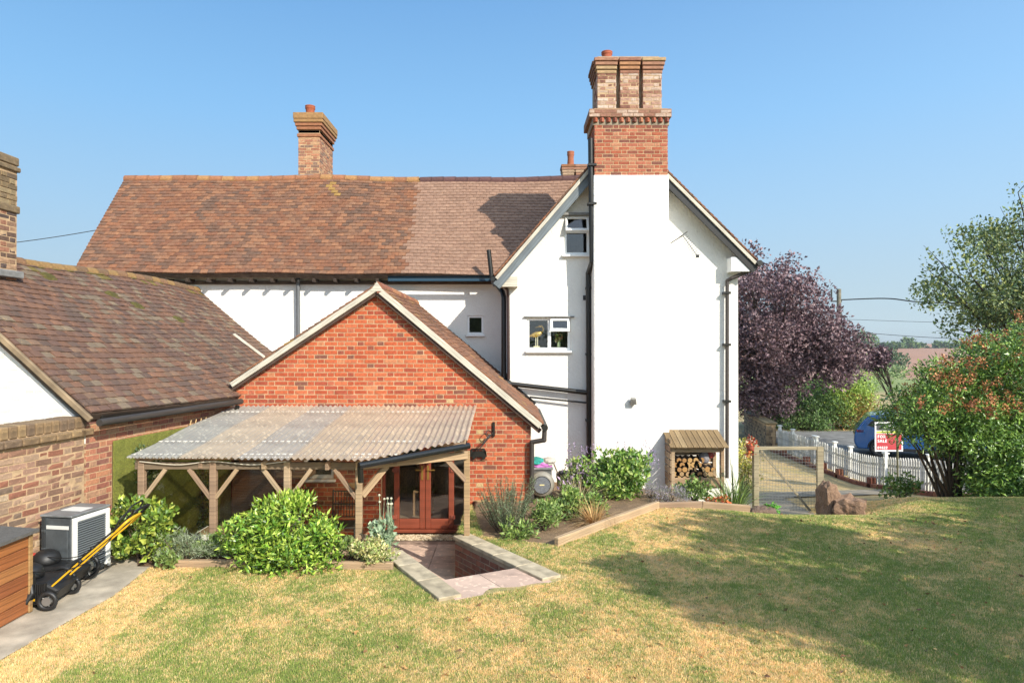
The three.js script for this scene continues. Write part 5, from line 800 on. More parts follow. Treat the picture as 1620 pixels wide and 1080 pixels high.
// ornaments behind the gable window
{
  const G = mat('#c9a24a', { map: null, metalness: .6, roughness: .35 }), x = P(849, 0, 14.8).x, y = 3.18, z = -14.8, b = thing('bird_ornament', 'golden wading bird ornament standing in the gable window', 'ornament'), body = new THREE.SphereGeometry(1, 18, 12).scale(.13, .06, .05); body.rotateZ(.25); part(b, 'body', body.translate(x, y + .27, z), G); part(b, 'neck', hose([V(x + .1, y + .3, z), V(x + .15, y + .38, z), V(x + .1, y + .45, z), V(x + .06, y + .43, z)], .017), G); part(b, 'head', new THREE.SphereGeometry(.027, 12, 8).translate(x + .07, y + .445, z), G); part(b, 'beak', cyl(V(x + .05, y + .44, z), V(x - .03, y + .41, z), .01, .003, 8), G); for (const s of [-.02, .02]) part(b, 'leg', cyl(V(x + s, y, z), V(x + s, y + .24, z), .009, .009, 8), mat('#d8cfae', { map: null })); part(b, 'base', boxAt(x - .07, x + .07, y - .01, y + .015, z - .05, z + .05, .004), mat('#d8cfae', { map: null })); part(b, 'tail', cyl(V(x - .1, y + .25, z), V(x - .18, y + .21, z), .03, .008, 8), G);
  const sh = part(house, 'window_shelf', boxAt(.2, 1.4, 3.11, 3.165, -15.1, -14.7, .004), M_FRAME);
  const v = thing('flower_vase', 'glass vase with pale flowers in the gable window', 'vase'); part(v, 'vase', lathe([[0, 0], [.035, 0], [.04, .06], [.028, .12], [.035, .13], [.03, .13], [.024, .11], [0, .02]], 16).translate(1.02, 3.17, -14.85), mat('#a9b58a', { map: null, roughness: .15 })); leaves(v, 'flowers', LEAF.oval, M_LEAF, inClumps([{ c: V(1.03, 3.37, -14.85), r: V(.11, .09, .08) }], 150, .05), ['#6f8a3a', '#93a551', '#c7b59a', '#a8605a', '#5d7530']);
}
// ---------------------------------------------------------------- gate, boulders, picket fence
{
  const gy0 = .1, d = 12.7, x0 = P(1196, 0, d).x, x1 = P(1302, 0, d).x, yt = P(0, 706, d).y, t = thing('garden_gate', 'pale timber framed wire mesh gate beside the boulders', 'gate'), M_P = mat('#c2b28f', { map: rep(T.wood, .8), bump: T.woodB, bumpScale: .003 });
  part(t, 'gate_post', boxAt(x0 - .06, x0 + .04, gy0 - .1, yt + .03, -d - .05, -d + .05, .008), M_P); part(t, 'gate_stile', boxAt(x1 - .12, x1, gy0 - .05, yt, -d - .03, -d + .03, .006), M_P); part(t, 'top_rail', boxAt(x0 + .041, x1 - .121, yt - .06, yt, -d - .025, -d + .025, .006), M_P); 
  part(t, 'brace', beam(V(x0 + .08, yt - .06, -d), V(x1 - .24, gy0 + .04, -d), .03, .04), M_P); const wires = []; for (let x = x0 + .08; x < x1 - .13; x += .055) wires.push(cyl(V(x, gy0 + .04, -d + .02), V(x, yt - .05, -d + .02), .0022, .0022, 4)); for (let y = gy0 + .06; y < yt - .06; y += .055) wires.push(cyl(V(x0 + .05, y, -d + .02), V(x1 - .12, y, -d + .02), .0022, .0022, 4)); part(t, 'wire_mesh', join(wires), M_LEAD, 'stuff');
  const fl = thing('hanging_basket', 'orange flower basket on the pale gate post', 'plant'); leaves(fl, 'flowers', LEAF.oval, M_LEAF, inClumps([{ c: V(x0 - .1, yt + .06, -d), r: V(.13, .12, .1) }, { c: V(x0 - .13, yt - .14, -d), r: V(.08, .08, .08) }], 240, .055), ['#b5472c', '#c4602f', '#a83a2a', '#d9c9a8', '#7a7a3a']); part(fl, 'pot', lathe([[0, 0], [.06, 0], [.08, .1], [0, .1]], 14).translate(x0 - .1, yt - .08, -d), mat('#a8553b'));
  const M_ROCK = mat('#ac8a70', { map: rep(T.weather, 2), bump: rep(T.stone, 2), bumpScale: .03, roughness: .95 }), M_ROCKD = mat('#8d7566', { map: rep(T.weather, 2), bump: rep(T.stone, 2), bumpScale: .03, roughness: .95 });
  const rock = (lab, c, s, m, seed, rot) => { const g = new THREE.IcosahedronGeometry(1, 5), p = g.attributes.position; for (let i = 0; i < p.count; i++) { const x = p.getX(i), y = p.getY(i), z = p.getZ(i); let k = 1 + .55 * (fbm(x * 1.4 + seed, y * 1.4 + z * 1.4, 4) - .5) + .22 * (fbm(x * 5 + seed * 2 + z * 3, y * 5 - z * 2, 3) - .5) - .12 * Math.abs(Math.sin(x * 3.1 + y * 2.3 + seed) * Math.sin(z * 2.7 - y * 1.9 + seed)); k *= 1 / Math.max(.8, Math.max(Math.abs(x), Math.abs(y), Math.abs(z)) * 1.18); p.setXYZ(i, x * k, y * k, z * k); } g.computeVertexNormals(); const r = thing('boulder', lab, 'boulder', 'boulders by the gate'); part(r, 'stone', planarUV(g).scale(...s).rotateY(rot).translate(c.x, c.y, c.z), m); };
  rock('dark rounded boulder left of the gate path', V(P(1202, 0, 11.9).x, .22, -11.9), [.27, .2, .2], M_ROCKD, 3, .3); rock('upright reddish boulder at the gate post', V(P(1312, 0, 12.3).x, .36, -12.35), [.19, .42, .22], M_ROCK, 8, .2); rock('jagged reddish boulder beside the upright one', V(P(1344, 0, 12.1).x, .26, -12.1), [.31, .3, .26], M_ROCK, 14, -.5);
}
{
  const X = 11.0, t = thing('picket_fence', 'white picket fence between sloping garden and road', 'fence'), M_PK = mat('#e4e2da', { map: rep(T.paint, 2), roughness: .6 }), g = prism([[-.035, 0], [.035, 0], [.035, .78], [0, .86], [-.035, .78]], .02).rotateY(Math.PI / 2);
  const PKS = ['#e4e2da', '#dcd9cf', '#e8e7e2', '#cfccbf'].map((c) => mat(c, { map: rep(T.weather, 2), roughness: .6 })); const d0 = 14.6, d1 = 28.3; for (let d = d0, i = 0; d < d1; d += .125, i++) { const o = part(t, 'picket', g, PKS[Math.floor(hash(i, 5) * 4)]); o.position.set(X, H(X, d) + .06 + (R() - .5) * .01, -d); o.rotation.z = (R() - .5) * .02; o.rotation.x = (R() - .5) * .03; }
  for (const y of [.28, .68]) for (let d = d0; d < d1 - .1; d += 2.28) { const e = Math.min(d + 2.28, d1); part(t, 'rail', beam(V(X + .04, H(X, d) + y, -d), V(X + .04, H(X, e) + y, -e), .03, .06), M_PK); }
  for (const d of [14.6, 16.2, 18.2, 20.3, 22.4, 23.5, 24.9, 25.1, 27.0, 28.3]) { const y = H(X, d); const p = part(t, 'fence_post', boxAt(X + .06, X + .16, y - .1, y + 1.0, -d - .05, -d + .05, .008), M_PK); part(p, 'post_cap', boxAt(X + .03, X + .19, y + 1.001, y + 1.05, -d - .08, -d + .08, .012), M_PK); }
  const k = thing('brick_edging', 'low brick edging with small piers at the fence foot', 'edging'), pal = ['#9c5f48', '#8a5543', '#a86f54'].map((c) => mat(c, BR_O)); for (let d = 15; d < 28.2; d += .24) { const o = part(k, 'brick', cbox(.12, .14, .225, .006), pick(pal)); o.position.set(X - .3, H(X - .3, d) + .05, -d); } for (const d of [18.2, 20.4, 22.4, 23.6, 24.9, 27]) { const o = part(k, 'pier', cbox(.2, .32, .2, .008), pick(pal)); o.position.set(X - .26, H(X, d) + .14, -d); }
  // stone wall beyond the fence
  const w = thing('stone_wall', 'old buff stone wall at the far end of the picket fence', 'wall'), a = V(10.85, 0, -28.6), b = V(11.6, 0, -33.5), u = b.clone().sub(a), L = u.length(); u.normalize(); const n = V(-u.z, 0, u.x).multiplyScalar(-1), mid = a.clone().lerp(b, .5), yb = H(11, 30); const core = part(w, 'wall', cbox(L, 1.1, .4, .02).applyMatrix4(basis(u.clone(), UP.clone(), u.clone().cross(UP), V(mid.x, yb + .5, mid.z))), M_MORTAR); const pc = new Pieces(core, 'stone', OLDBRICKS, ['#8f7b62', '#a08a6c', '#7d6b58', '#b09a7a'], BR_O); const nn = u.clone().cross(UP); lay(pc, a.clone().addScaledVector(nn, .2), u, nn, yb, yb + .98, () => [[0, L]], { course: .14, pickColor: () => Math.floor(R() * 4), jig: 3, bond: 'stretcher' }); lay(pc, a.clone().addScaledVector(nn, -.2), u.clone().negate(), nn.clone().negate(), yb, yb + .98, () => [[-L, 0]], { course: .14, pickColor: () => Math.floor(R() * 4), jig: 3, bond: 'stretcher' }); lay(pc, V(a.x - .2, 0, a.z + .002), V(1, 0, 0), V(0, 0, 1), yb, yb + .98, () => [[0, .4]], { course: .14, pickColor: () => Math.floor(R() * 4), jig: 2, bond: 'stretcher' }); pc.emit(120); part(w, 'coping', beam(V(a.x, yb + 1.09, a.z + .05), V(b.x, yb + 1.09, b.z), .5, .08, .03), mat('#a8926c', { map: T.weather, bump: T.stone, bumpScale: .02 }));
}
// ---------------------------------------------------------------- sign, stake, car, pole
{
  const t = thing('sale_board', 'red white-edged estate agent sale board on a white post', 'sign'), d = 19.4, x0 = P(1384, 0, d).x, y1 = P(0, 667, d).y, w = .80, h = .84, x1 = x0 + w, yb = H(x0, d);
  part(t, 'post', boxAt(x0 + .30, x0 + .37, yb - .1, y1 - h + .02, -d - .05, -d - .015, .006), M_FRAME);
  const cv = document.createElement('canvas'); cv.width = 256; cv.height = 270; const c = cv.getContext('2d'); c.fillStyle = '#f2f0ec'; c.fillRect(0, 0, 256, 270); c.fillStyle = '#454548'; c.fillRect(12, 12, 232, 66); c.fillStyle = '#b9c24a'; c.fillRect(12, 84, 232, 20); c.fillStyle = '#b23a3f'; c.fillRect(12, 108, 232, 150); c.fillStyle = '#f4f2ee'; c.font = 'bold 50px serif'; c.fillText('Page', 96, 60); c.font = 'bold 40px sans-serif'; c.fillText('FOR', 22, 148); c.fillText('SALE', 22, 188); c.font = 'bold 34px sans-serif'; c.fillText('01622', 22, 248);
  const ct = new THREE.CanvasTexture(cv); ct.colorSpace = THREE.SRGBColorSpace; part(t, 'board', boxAt(x0, x1, y1 - h, y1, -d - .012, -d, .003), M_FRAME); const pl = new THREE.PlaneGeometry(w - .006, h - .006); part(t, 'printed_face', pl.translate((x0 + x1) / 2, y1 - h / 2, -d + .003), new THREE.MeshStandardMaterial({ map: ct, roughness: .5 }));
  const s = thing('wooden_stake', 'thin weathered stake standing in front of the sale board', 'stake'); const sd = 17.2, sx = P(1420, 0, sd).x; part(s, 'stake', cyl(W3(sx, sd, -.1), V(sx - .01, P(0, 640, sd).y, -sd), .03, .026, 8), mat('#7d7a5c', { map: rep(T.wood, 1) }));
}
{
  // blue crossover parked on the road, side on, tail to the left
  const t = thing('parked_car', 'blue crossover car parked on the road behind the flowering shrub', 'car'), x0 = P(1353, 0, 26.6).x, y0 = H(15, 27) + .06, zc = -27.5, B = mat('#1f5fa0', { map: null, roughness: .25, clearcoat: 1, clearcoatRoughness: .05, metalness: .3 }), K = mat('#1c1d1f', { map: null, roughness: .5 }), GL = mat('#1a2226', { map: null, roughness: .05 }), AL = mat('#b9bcbe', { map: null, metalness: .9, roughness: .3 });
  const prof = [[.12, .34], [.02, .55], [.05, .86], [.16, 1.08], [.42, 1.42], [.62, 1.53], [1.4, 1.6], [2.2, 1.56], [2.75, 1.36], [3.3, 1.02], [4.05, .9], [4.32, .72], [4.36, .45], [4.25, .3]];
  const s = new THREE.Shape(); s.moveTo(prof[0][0], prof[0][1]); s.splineThru(prof.slice(1).map(([a, b]) => new THREE.Vector2(a, b))); s.lineTo(3.82, .3); s.absarc(3.45, .34, .38, 0, Math.PI, false); s.lineTo(1.25, .3); s.absarc(.82, .34, .38, 0, Math.PI, false); s.lineTo(.12, .34);
  part(t, 'body', new THREE.ExtrudeGeometry(s, { depth: 1.6, bevelEnabled: true, bevelSize: .06, bevelThickness: .1, bevelSegments: 4, curveSegments: 20 }).translate(x0, y0, zc - .8), B);
  const win = (pts, n) => { const w = new THREE.Shape(); w.moveTo(...pts[0]); w.splineThru(pts.slice(1).map(([a, b]) => new THREE.Vector2(a, b))); for (const z of [zc + .9, zc - .915]) part(t, n, new THREE.ExtrudeGeometry(w, { depth: .015, bevelEnabled: false }).translate(x0, y0, z), GL); };
  win([[.42, 1.2], [.62, 1.40], [.95, 1.47], [1.0, 1.08], [.7, 1.12], [.42, 1.2]], 'side_window'); win([[1.06, 1.06], [1.05, 1.48], [1.75, 1.5], [1.78, 1.02], [1.06, 1.06]], 'side_window'); win([[1.86, 1.02], [1.84, 1.5], [2.2, 1.47], [2.65, 1.27], [2.95, 1.0], [1.86, 1.02]], 'side_window');
  for (const x of [1.02, 1.82]) part(t, 'door_line', boxAt(x0 + x - .005, x0 + x + .005, y0 + .42, y0 + 1.02, zc + .899, zc + .906, .001), K); for (const x of [1.3, 2.1]) part(t, 'door_handle', boxAt(x0 + x, x0 + x + .16, y0 + .9, y0 + .93, zc + .9, zc + .93, .006), B);
  part(t, 'sill', boxAt(x0 + 1.24, x0 + 3.02, y0 + .26, y0 + .38, zc - .92, zc + .92, .02), K); part(t, 'tail_light', boxAt(x0 + .05, x0 + .3, y0 + .9, y0 + 1.02, zc + .84, zc + .9, .01), mat('#9a1f22', { map: null, roughness: .2 })); part(t, 'roof_rail', pipe([V(x0 + .7, y0 + 1.58, zc + .7), V(x0 + 2.1, y0 + 1.61, zc + .7)], .02), AL); part(t, 'door_mirror', new THREE.SphereGeometry(.1, 12, 8).scale(1, .8, .9).translate(x0 + 2.75, y0 + 1.06, zc + 1.0), B);
  for (const x of [.82, 3.45]) for (const sz of [-1, 1]) { const w = part(t, 'wheel', new THREE.TorusGeometry(.25, .095, 10, 28).translate(x0 + x, y0 + .34, zc + sz * .82), K); part(w, 'rim', new THREE.CylinderGeometry(.2, .2, .12, 24).rotateX(Math.PI / 2).translate(x0 + x, y0 + .34, zc + sz * .82), K); for (let a = 0; a < 5; a++) part(w, 'spoke', beam(V(x0 + x, y0 + .34, zc + sz * .89), V(x0 + x + .2 * Math.cos(a * 1.257 + .3), y0 + .34 + .2 * Math.sin(a * 1.257 + .3), zc + sz * .89), .05, .03), AL); part(w, 'arch_lining', new THREE.TorusGeometry(.37, .03, 8, 24, Math.PI).translate(x0 + x, y0 + .34, zc + sz * .9), K); }
  const turn = new THREE.Matrix4().makeTranslation(x0, 0, zc + .9).multiply(new THREE.Matrix4().makeRotationY(-.44)).multiply(new THREE.Matrix4().makeTranslation(-x0, 0, -zc - .9)); t.traverse((o) => o.isMesh && o.geometry.applyMatrix4(turn));
}
{
  const d = 50, x = P(1328, 0, d).x, t = thing('utility_pole', 'wooden utility pole above the purple leaved tree', 'pole'), yt = P(0, 457, d).y; part(t, 'pole', cyl(W3(x, d, -.5), V(x, yt, -d), .2, .15, 12), mat('#8f8a78', { map: rep(T.wood, 1) })); part(t, 'insulator', boxAt(x - .6, x - .5, yt - .9, yt + .0, -d - .05, -d + .05, .01), mat('#4a4a48')); part(t, 'bracket', boxAt(x - .6, x + .2, yt - .95, yt - .85, -d - .06, -d + .06, .01), mat('#4a4a48'));
  const wire = (lab, pts, r) => { const w = thing('overhead_cable', lab, 'cable'); part(w, 'cable', hose(pts, r, 40, 5), mat('#2c2c2c', { map: null })); };
  wire('dark overhead cable running right from the utility pole', [V(x, yt - .8, -d), P(1400, 472, 48), P(1460, 478, 44), P(1640, 480, 36)], .045); wire('slack overhead cable running left from the utility pole', [V(x - .55, yt - .6, -d), P(1300, 478, 52), P(1240, 500, 60)], .04); wire('thin far cable below the pole cable', [P(1340, 505, 70), P(1460, 509, 66), P(1640, 512, 60)], .02); wire('lowest thin cable over the far field', [P(1340, 524, 80), P(1460, 533, 74), P(1640, 540, 66)], .03); wire('dark cable from the outbuilding chimney to the tiled roof', [P(-60, 392, 24), P(25, 383, 24), P(90, 374, 24), P(150, 364, 24), P(260, 345, 24)], .014);
}
// ---------------------------------------------------------------- planting
const gy = (x, d) => H(x, d);
const at = (px, py, d) => P(px, py, d);
// beds by the shelter
{
  const c = (px, py, d, rx, ry, rz) => [at(px, py, d), V(rx, ry, rz)];
  const S = (name, lab, px, py, d, r, o, g) => shrub(name, lab, g, at(px, py, d), V(...r), { base: V(at(px, py, d).x, LAWN, -d), ...o });
  S('laurel_shrub', 'yellow green laurel shrub beside the mower handles', 228, 838, 8.3, [.40, .36, .22], { nClump: 30, clump: .11, n: 1500, size: .085, geo: LEAF.oval, m: M_GLOSS, palette: ['#8a9a3a', '#6f8432', '#a3ab4a', '#57702a', '#4a6326'], low: -.9 });
  S('lavender_plant', 'soft grey green feathery plant under the shelter post', 300, 866, 8.22, [.34, .19, .16], { nClump: 26, clump: .08, n: 1900, size: .06, geo: LEAF.needle, palette: ['#8a9478', '#76845f', '#98a184', '#6a7852'] });
  S('broad_shrub', 'big bright green glossy shrub in front of the shelter posts', 448, 852, 8.02, [.72, .42, .34], { nClump: 90, clump: .13, n: 6200, size: .085, geo: LEAF.lance, m: M_GLOSS, palette: ['#7f9a34', '#688a2c', '#93a843', '#557a28', '#a3b552', '#47661f'], low: -.95, up: .3 });
  { const t = S('broad_shrub_top', 'young shoots of bright green shrub rising by the shelf', 462, 800, 8.06, [.2, .14, .15], { nClump: 16, clump: .09, n: 650, size: .08, geo: LEAF.lance, m: M_GLOSS, palette: ['#93a843', '#a3b552', '#7f9a34', '#688a2c'], up: .7 }); t.name = uniq('shrub_shoots'); }
  S('variegated_shrub', 'small cream variegated shrub beside the left step wall', 584, 872, 8.12, [.23, .17, .15], { nClump: 26, clump: .07, n: 1300, size: .042, palette: ['#c2bb86', '#b0a968', '#8d9a55', '#d0c99a', '#75843f'] });
  S('poppy_plant', 'pale grey green upright seedhead plant beside the glazed doors', 605, 840, 8.35, [.12, .24, .1], { nClump: 14, clump: .06, n: 420, size: .075, palette: ['#98a888', '#8a9c7a', '#a9b698', '#76896a'], low: -.95, up: .5 });
  { const t = thing('poppy_seedheads', 'thin stems with round poppy seedheads by the step wall', 'plant'); for (let i = 0; i < 9; i++) { const p = V(-1.62 + R() * .16, LAWN, -8.3 - R() * .1), q = p.clone().add(V((R() - .5) * .12, .62 + .2 * R(), 0)); part(t, 'stalk', cyl(p, q, .004, .003, 5), mat('#98a888', { map: null })); part(t, 'seedhead', new THREE.SphereGeometry(.016, 8, 6).translate(q.x, q.y, q.z), mat('#b9b59a', { map: null })); } }
  for (const [px, d, h] of [[190, 8.42, .28], [268, 8.1, .18], [335, 8.3, .3], [548, 8.25, .3], [395, 8.3, .35]]) { const p = at(px, 880, d); shrub('low_plant', 'small green filler plant low in the bed under the shelter', 'filler plants in the shelter bed', V(p.x, LAWN + h * .45, -d), V(.17, h * .55, .12), { base: V(p.x, LAWN, -d), nClump: 10, clump: .07, n: 320, size: .06, palette: ['#66803a', '#5a7030', '#7d9046', '#8a9a5a'], cat: 'plant' }); }
}
// border by the gable
{
  const B = (name, lab, px, d, rx, h, o, g) => { const x = (px - CX) * d / F, y = gy(x, d); return shrub(name, lab, g, V(x, y + h * .5, -d), V(rx, h * .55, rx * .8), { base: V(x, y, -d), low: -.9, ...o }); };
  { const t = thing('rosemary_bush', 'upright grey green rosemary bush at the corner of brick wall', 'shrub'), list = [], st = []; for (let i = 0; i < 90; i++) { const a = R() * 6.28, r = .42 * Math.sqrt(R()), p = V(at(806, 0, 9.75).x + Math.cos(a) * r * .5, LAWN, -9.75 + Math.sin(a) * r * .5), q = p.clone().add(V(Math.cos(a) * r * .7, .35 + .38 * R(), Math.sin(a) * r * .6)); st.push(limb(p, q, .006, .003, .15, 5, 5)); for (let k = 0; k < 70; k++) { const f = .2 + .8 * R(); list.push({ p: p.clone().lerp(q, f).add(rndDir().multiplyScalar(.012)), dir: q.clone().sub(p).normalize().multiplyScalar(.6).add(rndDir()).normalize(), size: .035 + .02 * R() }); } } part(t, 'stems', join(st), M_TWIG); leaves(t, 'foliage', LEAF.needle, M_LEAF, list, ['#6f7d5a', '#5f7048', '#82906a', '#4f6040', '#8f9a78']); }
  B('sage_plant', 'leafy green perennial between rosemary and sleeper edging', 862, 9.75, .26, .42, { nClump: 22, clump: .09, n: 900, size: .075, geo: LEAF.lance, palette: ['#7d9046', '#66803a', '#93a25a', '#55702e'] });
  B('low_perennial', 'low broad leaved perennial at the coping end', 818, 9.35, .25, .24, { nClump: 14, clump: .08, n: 420, size: .085, geo: LEAF.lance, palette: ['#8a9c50', '#75893f', '#5f7834'] }); B('low_perennial', 'bushy green perennial in front of the grey bin', 893, 10.4, .34, .36, { nClump: 24, clump: .1, n: 1100, size: .07, palette: ['#7a9044', '#66803a', '#8fa052', '#55702e'] }); B('low_perennial', 'green perennial half hidden behind the dry grass', 925, 10.7, .3, .3, { nClump: 16, clump: .1, n: 650, size: .07, palette: ['#6f8a40', '#5c7734', '#8a9c50'] });
  tuft('dry_grass', 'straw coloured dried grass tuft by the sleeper edging', null, W3((940 - CX) * 10.1 / F, 10.1), { n: 420, h: .42, spread: .9, w: .007, palette: ['#b98f55', '#c4a066', '#a87c48', '#d0b27c'], m: M_DRY, base: .1 }); tuft('dry_grass', 'taller pale dry grass stalks below the folding trolley', null, W3((916 - CX) * 11 / F, 11), { n: 160, h: .62, spread: .5, w: .006, palette: ['#b9a878', '#a8986a', '#c9b98a'], m: M_DRY, base: .12 });
  B('flowering_shrub', 'broad leafy shrub with mauve tips against the white chimney breast', 975, 11.9, .66, .72, { nClump: 70, clump: .15, n: 4300, size: .08, palette: ['#7d9a3c', '#698a34', '#93a84a', '#557a2c', '#4a6a26', '#9aa55c'] }); B('flowering_shrub', 'leafy shrub left of the one below the chimney breast', 918, 11.9, .36, .55, { nClump: 26, clump: .12, n: 1300, size: .07, palette: ['#7d9248', '#69803c', '#a08aa0', '#8f9c5c', '#b09ab0'] });
  { const t = thing('mauve_flower_spikes', 'thin mauve flower spikes above the leafy border shrubs', 'flowers', null), list = []; for (let i = 0; i < 60; i++) { const d = 11.9 + R() * .5, x = (lerp(895, 1045, R()) - CX) * d / F, p = V(x, gy(x, d) + .45 + .35 * R(), -d); for (let k = 0; k < 9; k++) list.push({ p: p.clone().add(V((R() - .5) * .02, k * .016, (R() - .5) * .02)), dir: rndDir().add(V(0, .6, 0)).normalize(), size: .03 }); } leaves(t, 'flowers', LEAF.oval, M_LEAF, list, ['#a58fae', '#9480a0', '#b8a3bd', '#8a7894']); }
  B('lavender_bush', 'faded lavender bush at the bend of the edging', 1062, 11.5, .34, .28, { nClump: 26, clump: .09, n: 1500, size: .055, geo: LEAF.needle, palette: ['#8d8a86', '#9a92a0', '#7d8068', '#a89ca8', '#75755c'] }); B('lavender_bush', 'smaller faded lavender clump left of the log store front', 1032, 11.8, .22, .22, { nClump: 14, clump: .08, n: 700, size: .05, geo: LEAF.needle, palette: ['#8d8a86', '#9a92a0', '#7d8068', '#a89ca8'] });
  B('rose_bush', 'small green bush in front of the log store', 1098, 12.2, .32, .38, { nClump: 24, clump: .09, n: 950, size: .065, palette: ['#6a8438', '#5a7430', '#82984a', '#4a6228'] });
  tuft('iris_clump', 'tall spiky green leaves beside the log store', null, W3((1157 - CX) * 12.2 / F, 12.2), { n: 240, h: .62, spread: .5, w: .016, palette: ['#7a9440', '#68843a', '#8fa552', '#55702e'], base: .2 }); for (const [px, h] of [[1150, .95], [1160, 1.1], [1168, .9]]) tuft('flower_spike', 'tall thin plant spike rising beside the house corner', 'tall spikes beside the house corner', W3((px - CX) * 12.3 / F, 12.3), { n: 10, h, spread: .07, w: .02, palette: ['#55683a', '#6a7a48'], base: .03 });
  B('orange_flowers', 'orange flowering plant behind the dark edging', 1135, 11.6, .2, .2, { nClump: 14, clump: .06, n: 520, size: .045, palette: ['#c4622c', '#b5522a', '#6f8438', '#d07a3a', '#5f7832'], cat: 'flowers' }); B('bright_weed', 'bright green weed clump beside the dark boulder', 1222, 12.0, .13, .26, { nClump: 10, clump: .06, n: 280, size: .06, palette: ['#5f9a34', '#74ab42', '#4f8a2c'] });
  B('yellow_bush', 'yellow green bush right of the house corner', 1179, 17, .34, 1.5, { nClump: 40, clump: .14, n: 1600, size: .07, palette: ['#b0ab4a', '#9aa044', '#c4b95a', '#8a9440', '#cfc3a0'] });
  // side garden odds
  for (const [x, d, lab] of [[9.9, 12.3, 'small shrub at the lawn edge under the flowering shrub'], [8.3, 14.6, 'leafy seedling by the picket fence']]) shrub('low_shrub', lab, null, W3(x, d, .22), V(.4, .3, .3), { base: W3(x, d), nClump: 18, clump: .13, n: 700, size: .075, palette: ['#6f8a3c', '#5c7832', '#8a9c50'] });
}
// big flowering shrub on the right
{
  const t = thing('flowering_tree', 'large spreading shrub tree with orange flower heads by the fence', 'tree'), foot = V(8.75, H(8.75, 13.6), -13.6), cl = [];
  const lobes = [[V(9.4, 2.1, -13.6), V(1.6, 1.3, 1.2), 95], [V(9.4, .75, -12.85), V(.95, .8, .6), 50], [V(8.3, 1.85, -13.4), V(.95, .85, .9), 60], [V(10.6, 1.2, -13.1), V(1.3, 1.2, 1.0), 56], [V(10.3, 2.9, -14.0), V(1.3, .7, 1.0), 36], [V(9.7, .75, -13.0), V(.9, .75, .7), 34], [V(10.2, .65, -12.8), V(1.1, .7, .8), 44], [V(8.9, 1.5, -13.3), V(.9, .6, .7), 34], [V(11.4, 2.0, -13.4), V(1.2, 1.3, 1.0), 40]];
  for (const [c, r, n] of lobes) cl.push(...clumpsIn(c, r, n, .26, -.9)); const st = []; const high = cl.filter((k) => k.c.y > 1.5 && k.c.x < 9.6); for (let i = 0; i < 26; i++) { const k = high[Math.floor(R() * high.length)]; st.push(limb(foot.clone().add(V((R() - .5) * .35, 0, (R() - .5) * .3)), k.c, .024 + .014 * R(), .006, .16, 7, 6)); }
  part(t, 'trunk', join(st), mat('#5f5040', { map: rep(T.wood, 1, 3) })); leaves(t, 'crown', LEAF.lance, M_GLOSS, inClumps(cl, 74000, .1, .6, .05), ['#5f7d34', '#4f6f2c', '#74903e', '#86a04a', '#3f5c26', '#68863a']);
  const fl = []; for (const k of cl) if (k.c.y > 1.75 && R() < .8) { const c = k.c.clone().add(V((R() - .5) * .3, .2, .26)); for (let i = 0; i < 40; i++) fl.push({ p: c.clone().add(V((R() - .5) * .16, (R() - .5) * .22, (R() - .5) * .16)), dir: rndDir().add(V(0, .5, 0)).normalize(), size: .045 + .02 * R() }); } leaves(t, 'flower_heads', LEAF.oval, M_DRY, fl, ['#a86a40', '#b07444', '#96603a', '#8a543a', '#b98a5c']);
}
tree('roadside_tree', 'airy small leaved green tree behind the flowering shrub', null, V(17.2, H(17, 22), -22), V(17, 3.4, -22), V(17.0, 5.0, -22), V(3.8, 3.2, 2.8), { nClump: 150, clump: .5, n: 19000, size: .125, palette: ['#5f7040', '#4d6236', '#75824a', '#8a8f4a', '#566a3a'], low: -.75, limbs: 60, r0: .2, shell: .45 });
tree('plum_tree', 'purple leaved plum tree beyond the house corner', null, V(11.7, H(11.7, 32), -32), V(12.2, 2.4, -32), V(11.7, 4.3, -32), V(3.2, 3.3, 3.0), { more: [[V(14.2, 3.0, -32), V(2.4, 1.9, 2.4), 120], [V(11.6, 1.4, -31.6), V(1.9, 1.7, 1.6), 70]], nClump: 200, clump: .58, n: 46000, size: .165, palette: ['#644c52', '#745a5e', '#544146', '#84696c', '#5f494e', '#8f7778'], low: -.85, limbs: 70, r0: .3, shell: .3 });
